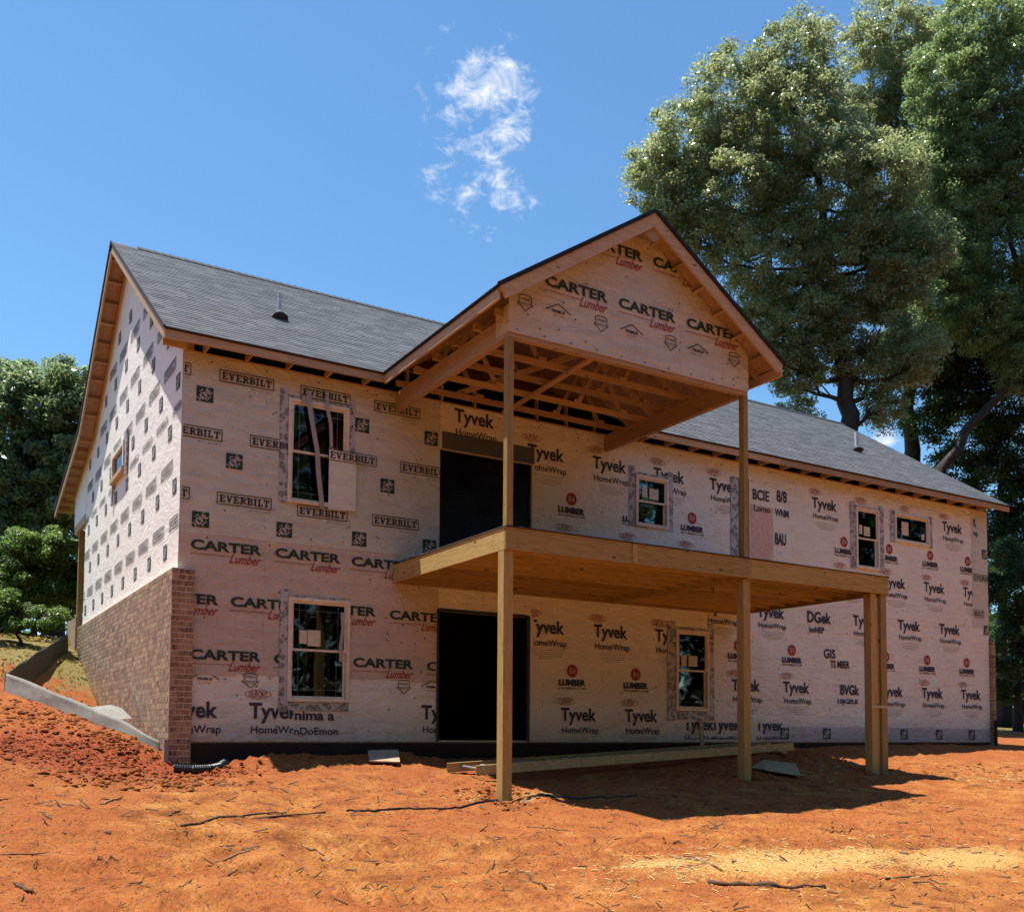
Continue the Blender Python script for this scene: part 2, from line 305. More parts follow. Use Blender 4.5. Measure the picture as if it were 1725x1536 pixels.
def H(x, y):
    x = np.asarray(x, float); y = np.asarray(y, float); near = np.clip((26-np.hypot(x-3, y+3))/8, 0, 1)
    return far_h(x, y)+relief(x, y)*near
def axis(segs):
    o = [segs[0][0]]
    for a, b_, s in segs:
        n = max(1, int(round((b_-a)/s))); o += list(np.linspace(a, b_, n+1)[1:])
    return np.array(o)
gx = axis([(-900,-100,200),(-100,-30,10),(-30,-6,1.2),(-6,-3,.15),(-3,7.5,.03),(7.5,14,.06),(14,22,.2),(22,60,1.5),(60,120,10),(120,900,200)])
gy = axis([(-900,-100,200),(-100,-30,10),(-30,-14,1.5),(-14,-9.6,.25),(-9.6,-3.2,.026),(-3.2,.1,.036),(.1,5,.1),(5,14,.4),(14,60,1.6),(60,120,10),(120,900,200)])
X, Y = np.meshgrid(gx, gy); Z = H(X, Y)
nx, ny = len(gx), len(gy); idx = np.arange(nx*ny).reshape(ny, nx)
F = np.stack([idx[:-1,:-1], idx[:-1,1:], idx[1:,1:], idx[1:,:-1]], -1).reshape(-1, 4)
def claymat():
    m, t, b = newmat('red_clay'); v = obco(t)
    n1 = noise(t, v, .55, 5, .6, .4); n2 = noise(t, v, 3.2, 6, .62, .3); n3 = noise(t, v, 22, 6, .72); n4 = noise(t, v, 95, 3, .6)
    c = ramp(t, n2, [(.30, (.16,.050,.016)), (.43, (.31,.105,.027)), (.56, (.42,.165,.042)), (.76, (.56,.27,.085))])
    c = mixc(t, ramp(t, n1, [(.40, (0,0,0)), (.60, (.6,.6,.6))]), c, (.36,.095,.028))
    c = mixc(t, ramp(t, n3, [(.50, (0,0,0)), (.66, (.8,.8,.8))]), c, (.10,.032,.012)); c = mixc(t, ramp(t, n4, [(.55, (0,0,0)), (.75, (.6,.6,.6))]), c, (.44,.21,.085))  # first mix paints dark flecks as shaded pits in the clay
    sp = nd('ShaderNodeSeparateXYZ', t); t.links.new(v, sp.inputs[0]); x, y = sp.outputs['X'], sp.outputs['Y']
    def blob(cx, cy, rx, ry):
        a = M('POWER', M('DIVIDE', M('SUBTRACT', x, cx, tree=t), rx, tree=t), 2, tree=t); bb = M('POWER', M('DIVIDE', M('SUBTRACT', y, cy, tree=t), ry, tree=t), 2, tree=t)
        return M('POWER', 2.718, M('MULTIPLY', M('ADD', a, bb, tree=t), -1, tree=t), tree=t)
    straw = M('MAXIMUM', blob(4.1,-7.4,1.9,.65), M('MAXIMUM', blob(2.8,-6.9,.6,.3), blob(5.8,-7.9,1.2,.6), tree=t), tree=t)
    sf = ramp(t, M('ADD', M('MULTIPLY', straw, .55, tree=t), M('MULTIPLY', n3, 1.1, tree=t), tree=t), [(.80, (0,0,0)), (1.25, (.55,.55,.55))]); c = mixc(t, sf, c, (.60,.44,.15))
    rd = M('MULTIPLY', M('ADD', M('MULTIPLY', M('ADD', y, 5.2, tree=t), .35, tree=t), M('MULTIPLY', M('SUBTRACT', n1, .5, tree=t), 3.0, tree=t), tree=t), .45, tree=t, clamp=True); c = mixc(t, M('MINIMUM', rd, .5, tree=t), c, (.30,.085,.028))
    dk = ramp(t, M('ADD', M('MULTIPLY', blob(-1.2,-.8,2.0,1.6), .5, tree=t), M('MULTIPLY', n3, .5, tree=t), tree=t), [(.35, (0,0,0)), (.6, (.8,.8,.8))]); c = mixc(t, dk, c, (.27,.060,.025))
    # past the side yard the clay gives way to leaf litter and thin green
    lit = ramp(t, M('ADD', M('MULTIPLY', M('SUBTRACT', y, 6.0, tree=t), .25, tree=t), M('MULTIPLY', n2, 1.2, tree=t), tree=t), [(.75, (0,0,0)), (1.0, (1,1,1))])
    lc = ramp(t, n3, [(.35, (.10,.075,.035)), (.52, (.26,.19,.07)), (.62, (.12,.16,.035)), (.8, (.34,.25,.10))]); c = mixc(t, lit, c, lc)
    t.links.new(c, b.inputs['Base Color']); b.inputs['Roughness'].default_value = .95; b.inputs['Specular IOR Level'].default_value = .12
    vo = nd('ShaderNodeTexVoronoi', t); vo.inputs['Scale'].default_value = 34; t.links.new(v, vo.inputs['Vector'])
    bump(t, b, M('ADD', M('ADD', n3, M('MULTIPLY', n4, .5, tree=t), tree=t), M('MULTIPLY', vo.outputs['Distance'], .35, tree=t), tree=t), .9, .03); return m
CLAY = claymat()
ground = struct(npmesh('ground', np.stack([X, Y, Z], -1).reshape(-1, 3), F, CLAY, smooth=True))

# ------------------------------------------------------------------ house: numbers
WD, DP, ZT = 18.9, 9.34, 5.5
E_, ZE, YR, ZR = .374, 5.65, 4.53, 9.01
SL = (ZR-ZE)/(YR+E_); XO = -.33; XE = 19.24
PX0, PX1, PY, PZR = 2.92, 7.86, -3.8, 7.28
PXC = (PX0+PX1)/2; PSL = (PZR-ZE)/(PXC-PX0); PYV = (PZR-ZE)/SL-E_
YK, ZK, YF, ZF = 8.3, 6.55, 12.5, 5.59
house = empty('house', (0, 0, 0), 'two storey house under construction, wrapped walls, dark shingle roof and gabled rear porch roof', 'house')

holes = {'W1': (1.54,2.50,3.54,5.11), 'L1': (1.59,2.56,.59,2.13), 'UD': (4.09,5.86,2.80,4.74), 'LD': (4.09,5.80,.02,2.11),
         'U2': (8.12,8.90,3.95,4.90), 'U3': (14.16,14.92,3.73,5.06), 'U4': (15.45,16.67,4.44,5.09), 'L2': (9.08,9.90,.58,2.10)}
def sheet(name, x0, x1, z0, z1, mat, parent, y=0., cuts=(), amp=.0035, step=.07, seed=0):
    xs = set(np.round(np.linspace(x0, x1, max(2, int((x1-x0)/step))), 4)); zs = set(np.round(np.linspace(z0, z1, max(2, int((z1-z0)/step))), 4))
    for a, b_, c_, d_ in cuts:
        xs |= {v for v in (a, b_) if x0 < v < x1}; zs |= {v for v in (c_, d_) if z0 < v < z1}
    xs = np.array(sorted(xs)); zs = np.array(sorted(zs)); Xg, Zg = np.meshgrid(xs, zs)
    rid = np.abs(fbm(Xg*1.3+Zg*.8, Zg*1.6-Xg*.5, 4, 50+seed, .55)); top = np.exp(-(z1-Zg)/.5); bot = np.exp(-(Zg-z0)/.18)
    pl = np.sin(Xg*23+9*fbm(Xg, Zg, 2, 60+seed))*top*.9+np.sin(Xg*5.1+Zg*9+5*fbm(Xg*.7, Zg*.7, 2, 70+seed))*.35+np.sin((Xg*1.2+Zg*.8)*17)*bot*.6
    Yg = y-amp*(1.2-rid*3)-amp*.6*pl
    I = np.arange(Xg.size).reshape(Xg.shape); fc = np.stack([I[:-1,:-1], I[:-1,1:], I[1:,1:], I[1:,:-1]], -1)
    cx = (Xg[:-1,:-1]+Xg[:-1,1:])/2; cz = (Zg[:-1,:-1]+Zg[1:,:-1])/2; keep = np.ones(cx.shape, bool)
    for a, b_, c_, d_ in cuts: keep &= ~((cx > a) & (cx < b_) & (cz > c_) & (cz < d_))
    return npmesh(name, np.stack([Xg, Yg, Zg], -1).reshape(-1, 3), fc[keep], mat, parent, smooth=True)
HL = list(holes.values())
# sheathing core of the rear wall (real thickness behind the wrap)
def wallcore():
    mb = MB(); xs = sorted({0.02, WD-.02}|{v for h in HL for v in h[:2]}); zs = sorted({-.02, ZT-.01}|{v for h in HL for v in h[2:]})
    for i in range(len(xs)-1):
        for j in range(len(zs)-1):
            cx, cz = (xs[i]+xs[i+1])/2, (zs[j]+zs[j+1])/2
            if not any(a < cx < b_ and c_ < cz < d_ for a, b_, c_, d_ in HL): mb.box(xs[i], xs[i+1], .012, .16, zs[j], zs[j+1])
    return mb
rear = wallcore().build('rear_wall', OSB, house)
sheet('wrap_sheet', 0, 4.09, 2.93, 5.5, WR_E, rear, -.006, HL, seed=1)
sheet('wrap_sheet', 0, 4.09, .93, 2.95, WR_C, rear, -.001, HL, seed=2)
sheet('wrap_sheet', .02, 4.09, 0, .95, WR_T, rear, 0, HL, seed=3)
sheet('wrap_sheet', 4.09, 18.3, 2.72, 5.5, WR_T, rear, -.006, HL, seed=4)
sheet('wrap_sheet', 4.09, 18.9, .0, 2.74, WR_T, rear, -.001, HL, seed=5)
sheet('wrap_sheet', 18.26, 18.9, 2.7, 5.5, WR_E, rear, -.010, HL, amp=.002, seed=6)
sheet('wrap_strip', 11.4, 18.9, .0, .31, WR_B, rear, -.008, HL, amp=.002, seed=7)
sheet('bare_sheathing', 11.05, 11.67, 2.9, 4.72, flat('bare_board', (.66,.47,.40)), rear, -.012, (), amp=.001, seed=8)
# foundation below the wrap
MB().box(0, WD, .004, .3, -1.2, -.021).build('foundation', FDN, house)

# side wall polygon (x = 0)
def roofz(y): return (ZE+SL*(y+E_)) if y < YR else (ZR+(y-YR)*(ZK-ZR)/(YK-YR) if y < YK else ZK+(y-YK)*(ZF-ZK)/(YF-YK))
def sidewall():
    ys = np.round(np.arange(0, DP+.001, DP/120), 4); V = []; F_ = []; nz_ = 70
    for i, yy in enumerate(ys):
        zt = roofz(yy)-.17; z0 = 2.41
        for j in range(nz_+1):
            zz = z0+(zt-z0)*j/nz_; a = fbm(np.array(yy*1.2), np.array(zz*1.5), 4, 77); b0 = math.exp(-(zz-z0)/.15)
            V.append((-.002-.005*abs(float(a))-.010*b0*(.6+.5*math.sin(yy*19+3*float(a))), yy, zz))
    for i in range(len(ys)-1):
        for j in range(nz_):
            k = i*(nz_+1)+j; F_.append((k, k+1, k+nz_+2, k+nz_+1))
    return V, F_
side = MB().prism([(.01,.0,-.6),(.01,DP,-.6),(.01,DP,roofz(DP)-.2),(.01,YK,ZK-.2),(.01,YR,ZR-.2),(.01,.0,roofz(0)-.2)], (.14,0,0)).build('side_wall', OSB, house)
V_, F_ = sidewall(); npmesh('wrap_sheet', V_, F_, WR_W, side, smooth=True)
# infill over the front porch end, porch beam and post
inf = MB().prism([(-.012,DP,4.98),(-.012,11.2,4.98),(-.012,11.2,roofz(11.2)-.17),(-.012,DP,roofz(DP)-.17)], (.05,0,0)).build('porch_end_infill', WR_W, house)
MB().box(-.02,.07,DP,11.1,4.78,4.97).build('front_porch_beam', Wy, house)
MB().box(-.0,.12,10.35,10.49,2.7,4.78).build('front_porch_post', Pz, house)
MB().box(-.1,.4,9.75,11.4,.6,2.68).build('front_porch_pier', BRKI, house)
# other walls, floors: plain shells that keep the inside dark
MB().box(WD-.14,WD,.16,DP,-.6,ZT).build('end_wall', OSB, house)
MB().prism([(WD-.01,.16,ZT),(WD-.01,DP,ZT),(WD-.01,DP,roofz(DP)-.2),(WD-.01,YK,ZK-.2),(WD-.01,YR,ZR-.2),(WD-.01,.16,roofz(.16)-.2)], (-.12,0,0)).build('end_gable', OSB, house)
MB().box(.15,WD-.15,DP-.14,DP,-.6,ZT+.6).build('front_wall', OSB, house)
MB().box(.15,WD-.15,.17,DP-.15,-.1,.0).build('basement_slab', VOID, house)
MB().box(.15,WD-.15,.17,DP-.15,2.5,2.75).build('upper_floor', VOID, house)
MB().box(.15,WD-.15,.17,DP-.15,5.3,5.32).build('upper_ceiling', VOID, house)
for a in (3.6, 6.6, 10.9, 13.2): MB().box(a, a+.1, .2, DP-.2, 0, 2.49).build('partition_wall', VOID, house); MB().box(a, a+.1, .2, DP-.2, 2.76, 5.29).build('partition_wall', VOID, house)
for i in range(6): MB().box(1.2+.41*i, 1.24+.41*i, 1.6, 1.69, .0, 2.49).build('interior_stud', Wz, house)
MB().board((1.5,1.0,1.35),(2.3,1.0,1.95),.09,.04,(0,1,0)).build('interior_brace', Wx, house)
for i in range(5): MB().box(9.0+.41*i, 9.04+.41*i, 2.0, 2.09, .0, 2.49).build('interior_stud', Wz, house)

# ------------------------------------------------------------------ bricks
def brick_mesh():
    me = bpy.data.meshes.new('brick'); bm = bmesh.new(); bmesh.ops.create_cube(bm, size=1); bm.to_mesh(me); bm.free(); me.materials.append(BRK); return me
BM0 = brick_mesh()
def brick_obj(parent, x0, x1, y0, y1, z0, z1):
    o = link('brick', BM0, parent); o.location = ((x0+x1)/2, (y0+y1)/2, (z0+z1)/2); o.scale = (x1-x0, y1-y0, z1-z0)
bw = MB().box(-.0945,.0,-.0945,DP+.1,-.7,2.405).build('brick_veneer', MORT, house)
CH = .0813; BL = .203; J = .014; rows = [2.405-CH*(k+1) for k in range(37)]
rest = MB(); cnt = 0
for r, z0 in enumerate(rows):
    y = -.1-(0 if r % 2 else BL/2)
    while y < DP+.1:
        a, b_ = max(y, -.1), min(y+BL, DP+.1); y += BL
        if b_-a < .03: continue
        px = random.uniform(-.002,.002); args = (-.1+px, -.06, a if a > -.1 else -.099, b_-J, z0+.001, z0+CH-J)
        if args[2] <= -.099: args = (-.1+px, -.0, -.102, b_-J, z0+.001, z0+CH-J)
        if a < 1.7 and z0 > -.2 and cnt < 215: brick_obj(bw, *args); cnt += 1
        elif z0 > -.3+a*.12: rest.box(*args)
stuff(rest.build('bricks', BRKI, bw))
br = MB().box(.002,.199,-.0945,-.001,-.7,2.4).build('brick_return', MORT, house)
for r, z0 in enumerate(rows):
    if z0 < -.45: continue
    xs = [(-.0,.100),(.110,.208)] if r % 2 else [(.0,-.0),(-.0,.0)]
    xs = ([(.104,.208)] if r % 2 else [(.004,.208)])
    if r % 2: brick_obj(br, -.099, .094, -.1, -.05, z0, z0+CH-J); brick_obj(br, .104, .208, -.1, -.02, z0, z0+CH-J)
    else: brick_obj(br, -.099, -.006, -.1, -.05, z0, z0+CH-J); brick_obj(br, .004, .208, -.1, -.02, z0, z0+CH-J)
# far right corner: a sliver of brick end and the dark corner post
er = MB().box(18.93,18.99,-.085,.2,-.4,2.4).build('brick_end', MORT, house)
for r, z0 in enumerate(rows[:33]): brick_obj(er, 18.907, 19.0, -.1, (.1 if r % 2 else .0), z0, z0+CH-J)
MB().box(18.86,18.93,-.16,-.12,-.3,.52).build('corner_board', FDN, house)
MB().box(-.16,-.105,-.15,-.11,-.42,.03).build('corner_flashing', CONC, house)

# ------------------------------------------------------------------ main roof
roof = MB()
T = .016
def slab(mb, pts, th, n):
    mb.prism(pts, tuple(-Vector(n).normalized()*th)); return mb
nf = Vector((0, -SL, 1)).normalized()
def fp(x, y): return (x, y, ZE+SL*(y+E_))
slab(roof, [fp(XO,-E_), fp(PX0,-E_), fp(PX0,YR), fp(XO,YR)], T, nf)
slab(roof, [fp(PX0,.02), fp(PX1,.02), fp(PX1,YR), fp(PX0,YR)], T, nf)
slab(roof, [fp(PX1,-E_), fp(XE,-E_), fp(XE,YR), fp(PX1,YR)], T, nf)
nb = Vector((0, (ZR-ZK)/(YK-YR), 1)).normalized(); nk = Vector((0, (ZK-ZF)/(YF-YK), 1)).normalized()
slab(roof, [(XO,YR,ZR),(XE,YR,ZR),(XE,YK,ZK),(XO,YK,ZK)], T, nb)
slab(roof, [(XO,YK,ZK),(XE,YK,ZK),(XE,YF,ZF),(XO,YF,ZF)], T, nk)
roof = roof.build('roof', OSB, house)
def tabs(O, u, v, n, rng, L_, ex=.128, seed=1):
    rs = np.random.RandomState(seed); V = []; O = np.array(O); u = np.array(u); v = np.array(v); n = np.array(n)
    nr = int(L_/ex)
    for r in range(nr+1):
        s0 = r*ex-.012; s1 = min(s0+ex+.02, L_)
        for a, b_ in rng(s0+ex/2):
            x = a-rs.uniform(0,.2)
            while x < b_:
                wv_ = rs.choice([.12,.17,.22,.3,.38]); x0, x1 = max(x, a), min(x+wv_, b_); x += wv_
                if x1-x0 < .01: continue
                hi = .005+(.004 if rs.rand() < .5 else 0)+rs.uniform(0,.001); jj = rs.uniform(-.003,.003)
                p = [O+u*x0+v*(s0+jj)+n*hi, O+u*x1+v*(s0+jj)+n*hi, O+u*x1+v*s1+n*.003, O+u*x0+v*s1+n*.003, O+u*x0+v*(s0+jj)+n*.0, O+u*x1+v*(s0+jj)+n*.0]
                V += p
    V = np.array(V); k = np.arange(len(V)//6)*6
    F_ = np.concatenate([np.stack([k,k+1,k+2,k+3], 1), np.stack([k+4,k+5,k+1,k], 1)]); return V, F_
vf = Vector((0, 1, SL)).normalized(); Lf = math.hypot(YR+E_, ZR-ZE)
def rngf(s):
    z = ZE+s*vf.z
    if z < PZR-.05:
        d = (z-ZE)/PSL; return [(0, PX0+d-XO), (PX1-d-XO, XE-XO)]
    return [(0, XE-XO)]
V_, F_ = tabs((XO,-E_-.02,ZE-.014), (1,0,0), vf, nf, rngf, Lf, seed=3); stuff(npmesh('shingles', V_, F_, SHIN, roof))
vb = Vector((0, -(YR-YK), 0)); vbk = Vector((0, -(YK-YR), ZR-ZK)).normalized()
V_, F_ = tabs((XO,YK,ZK), (1,0,0), vbk, nb, lambda s: [(0, XE-XO)], math.hypot(YK-YR, ZR-ZK), .3, 4); stuff(npmesh('shingles', V_, F_, SHIN, roof))
vkk = Vector((0, -(YF-YK), ZK-ZF)).normalized()
V_, F_ = tabs((XO,YF,ZF), (1,0,0), vkk, nk, lambda s: [(0, XE-XO)], math.hypot(YF-YK, ZK-ZF), .3, 5); stuff(npmesh('shingles', V_, F_, SHIN, roof))
cap = MB(); x = XO+.45
while x < XE:
    h = .016; cap.add([(x,YR-.14,ZR-.14*SL+h+.01),(x,YR,ZR+h+.02),(x,YR+.14,ZR-.14*.65+h+.01),(x+.2,YR-.14,ZR-.14*SL+h-.004),(x+.2,YR,ZR+h+.004),(x+.2,YR+.14,ZR-.14*.65+h-.004),(x,YR-.14,ZR-.14*SL),(x,YR,ZR),(x,YR+.14,ZR-.14*.65)],
        [(0,1,4,3),(1,2,5,4),(0,6,7,1),(1,7,8,2)]); x += .142
stuff(cap.build('ridge_caps', flat('ridge_cap_dark', (.045,.05,.06), .85), roof))
# drip edges
MB().board(fp(XO-.012,-E_-.01),fp(XO-.012,YR),.045,.02,nf).build('rake_edge', EDGE, roof)
MB().board((XO-.012,YR,ZR+.0),(XO-.012,YK,ZK),.05,.02,nb).build('rake_edge', EDGE, roof)
MB().board((XO-.012,YK,ZK),(XO-.012,YF,ZF),.05,.02,nk).build('rake_edge', EDGE, roof)
for a, b_ in ((XO,PX0-.0),(PX1,XE)): MB().box(a,b_,-E_-.022,-E_-.004,ZE-.035,ZE-.002).build('eave_edge', EDGE, roof)
# fascia and rafter tails
FT = .115
for a, b_ in ((XO,1.4),(1.402,PX0-.002),(PX1+.002,11.5),(11.502,15.6),(15.602,XE)): MB().box(a,b_,-E_-.0,-E_+.036,ZE-.035-FT,ZE-.036).build('fascia_board', Wx, roof)
x = .28
while x < WD:
    if not (PX0-.05 < x < PX1+.05): MB().board((x,-E_+.04,ZE-.085),(x,.5,ZE-.085+SL*(.46+.04)),.12,.038,(0,0,1)).build('rafter_tail', Wy, roof)
    x += .61
x = .28
while x < WD:
    if not (PX0-.05 < x < PX1+.05): MB().box(x-.019,x+.019,-E_+.037,-.013,ZT+.012,ZT+.10).build('soffit_block', Wy, roof)
    x += .61
MB().box(0,WD,-.012,.09,ZT+.002,ZT+.03).build('top_plate', Wx, roof)
MB().board((XO,-.2,ZE-.15),(0,-.2,ZE-.15),.09,.038,(0,0,1)).build('eave_return_block', Wx, roof)
MB().box(.12,WD-.1,.62,.64,ZT+.01,roofz(.62)-.03).build('attic_shade_panel', VOID, roof)  # near-black panel added behind the eaves to stand in for attic shade
# rake boards and lookouts
def rake(p, q, n, nm='rake_board'):
    p, q = Vector(p), Vector(q); n = Vector(n); off = n*(-T-.075); MB().board(p+off, q+off, .15, .036, n).build(nm, Wy, roof)
XR = XO+.016
rake((XR,-E_,ZE),(XR,2.1,ZE+SL*2.474),nf); rake((XR,2.11,ZE+SL*2.484),(XR,YR,ZR),nf); rake((XR,YR,ZR),(XR,YK,ZK),nb); rake((XR,YK,ZK),(XR,YF,ZF),nk)
def lookouts(p, q, n, step=.41):
    p, q = Vector(p), Vector(q); n = Vector(n); d = q-p; L_ = d.length; d.normalize(); s = .3
    while s < L_-.1:
        c = p+d*s-n*(T+.05); MB().board((XO+.035,c.y,c.z),(-.0,c.y,c.z),.088,.036,n).build('lookout', Wx, roof); s += step
lookouts((0,-E_,ZE),(0,YR,ZR),nf,.46); lookouts((0,YR,ZR),(0,YK,ZK),nb,.46); lookouts((0,YK,ZK),(0,YF,ZF),nk,.46)
for p, q, n in (((-.02,0,roofz(0)),(-.02,YR,ZR),nf),((-.02,YR,ZR),(-.02,YK,ZK),nb),((-.02,YK,ZK),(-.02,11.2,roofz(11.2)),nk)):
    o_ = -Vector(n)*(T+.1); MB().board(Vector(p)+o_, Vector(q)+o_, .16, .03, n).build('barge_block', Wy, roof)
# plumbing vents
for (vx, vy, tall) in ((1.87,1.55,.42),(16.25,1.59,.46)):
    zz = roofz(vy); v_ = MB().tube([(vx,vy,zz-.02),(vx,vy,zz+tall)], .032 if vx < 5 else .045, 12).build('roof_vent', flat('vent_pipe', (.55,.55,.56), .4), roof)
    MB().tube([(vx,vy-.04,zz-.01),(vx,vy-.015,zz+.05),(vx,vy,zz+.12)], [.14,.10,.05], 14).build('vent_boot', flat('vent_boot_rubber', (.06,.07,.08)), v_)

# ------------------------------------------------------------------ rear porch roof
porch = MB()
nl = Vector((-PSL, 0, 1)).normalized(); nr_ = Vector((PSL, 0, 1)).normalized()
slab(porch, [(PX0,PY,ZE),(PX0,-E_,ZE),(PXC,PYV,PZR),(PXC,PY,PZR)][::-1], T, nl)
slab(porch, [(PX1,PY,ZE),(PX1,-E_,ZE),(PXC,PYV,PZR),(PXC,PY,PZR)], T, nr_)
porch = porch.build('porch_roof', OSB, house)
Lp = math.hypot(PXC-PX0, PZR-ZE)
vl = Vector((PXC-PX0, 0, PZR-ZE)).normalized(); vr = Vector((PXC-PX1, 0, PZR-ZE)).normalized()
def rngp(s): z = ZE+s*vl.z; return [(0, (-E_+(z-ZE)/SL)-PY)]
V_, F_ = tabs((PX0-.02,PY-.015,ZE-.012), (0,1,0), vl, nl, rngp, Lp, .13, 8); stuff(npmesh('shingles', V_, F_, SHIN, porch))
V_, F_ = tabs((PX1+.02,PY-.015,ZE-.012), (0,1,0), vr, nr_, rngp, Lp, .13, 9); stuff(npmesh('shingles', V_, F_, SHIN, porch))
for sgn, xe, n in ((1,PX0,nl),(-1,PX1,nr_)):
    e = Vector((xe,PY-.012,ZE)); a = Vector((PXC,PY-.012,PZR)); MB().board(e+Vector((-.02*sgn,0,-.012))+n*.002, a+n*.002, .052, .024, n).build('rake_edge', EDGE, porch)
    MB().box(min(xe,xe-.02*sgn),max(xe,xe-.02*sgn),PY,-E_,ZE-.04,ZE+.004).build('eave_edge', EDGE, porch)
    off = n*(-T-.088)+Vector((0,.003 if sgn < 0 else 0,0)); MB().board(Vector((xe,PY+.018,ZE))+off, Vector((PXC,PY+.018,PZR))+off+(Vector((PXC-xe,0,PZR-ZE)).normalized()*.04), .16, .036, n).build('rake_board', Wx, porch)
    xf = xe+.018*sgn; MB().box(min(xf-.018,xf+.018),max(xf-.018,xf+.018),PY+.04,-E_+.0,ZE-.035-.14,ZE-.036).build('fascia_board', Wy, porch)
    # blocks between rake board and gable panel
    for k in range(6):
        s = .32+k*.46
        c = Vector((xe,0,ZE))+(vl if sgn > 0 else vr)*s-n*(T+.05); MB().board((c.x,PY+.04,c.z),(c.x,-3.45,c.z),.088,.036,n).build('lookout', Wy, porch)
MB().prism([(PXC-.3,PY+.045,PZR-.3*PSL-.02),(PXC,PY+.045,PZR-.42),(PXC+.3,PY+.045,PZR-.3*PSL-.02),(PXC,PY+.045,PZR-.022)], (0,.03,0)).build('apex_gusset', Wx, porch)
# gable panel (wrapped)
GX0, GX1, GY = 3.28, 7.49, -3.43
def gz(x): return PZR-.035-abs(x-PXC)*PSL
pan = MB().prism([(GX0,GY,5.275),(GX1,GY,5.275),(GX1,GY,gz(GX1)),(PXC,GY,gz(PXC)),(GX0,GY,gz(GX0))], (0,.012,0)).build('gable_panel', OSB, porch)
xs = np.unique(np.r_[np.linspace(GX0,GX1,70),PXC]); V_ = []; F_ = []; NZ = 36
for x in xs:
    for j in range(NZ+1):
        z = 5.268+(gz(x)-5.268)*j/NZ; c_ = min((x-GX0),(GX1-x)); f_ = float(fbm(np.array(x*1.5), np.array(z*2.), 4, 91))
        V_.append((x, GY-.006-.012*abs(f_)-.006*math.sin((x+z)*30)*math.exp(-c_/.15), z))
for i in range(len(xs)-1):
    for j in range(NZ): k = i*(NZ+1)+j; F_.append((k, k+NZ+1, k+NZ+2, k+1))
npmesh('wrap_sheet', V_, F_, WR_G, pan, smooth=True)
MB().box(GX0-.012,GX0,GY-.012,GY+.3,5.27,5.62).build('wrap_corner', WR_G, pan)
# beams
MB().box(3.275,3.365,-3.33,-.002,5.212,5.50).build('porch_beam', Wy, porch); MB().box(7.405,7.495,-3.33,-.002,5.212,5.50).build('porch_beam', Wy, porch)
MB().box(3.275,7.495,-3.418,-3.335,5.215,5.50).build('porch_beam', Wx, porch)
# trusses
for k, ty in enumerate((-3.30,-2.75,-2.15,-1.55,-.95,-.32)):
    t_ = MB(); z0 = 5.548; t_.board((3.15,ty,z0),(7.63,ty,z0),.089,.038,(0,0,1))
    zt = lambda x: PZR-T-.06-abs(x-PXC)*PSL
    for s in (-1, 1):
        xe = PXC+s*2.45; t_.board((xe,ty+.001,zt(xe)),(PXC,ty+.001,zt(PXC)),.089,.036,(0,0,1))
        t_.board((PXC+s*.75,ty+.04,z0),(PXC+s*1.25,ty+.04,zt(PXC+s*1.25)),.07,.03,(1,0,0))
        t_.board((PXC+s*1.7,ty+.04,z0),(PXC+s*1.3,ty+.04,zt(PXC+s*1.3)),.07,.03,(1,0,0))
        for xx in (.75,1.7): t_.box(PXC+s*xx-.07,PXC+s*xx+.07,ty-.023,ty-.02,z0-.02,z0+.09)
    t_.build('truss', Wx, porch)
    if k in (1,2,3,4): MB().box(3.16,3.24,ty-.05,ty+.03,5.505,5.60).build('truss_block', Py, porch)
MB().board((5.03,-3.25,5.485),(5.2,-.15,5.485),.085,.036,(1,0,0)).build('truss_brace', Wy, porch)
MB().board((4.3,-.2,5.63),(6.4,-3.2,6.2),.085,.036,(0,0,1)).build('truss_brace', Wy, porch)
for a in np.arange(3.5,7.4,.62): MB().box(a,a+.038,.03,.11,5.55,5.95).build('heel_block', Wz, porch)

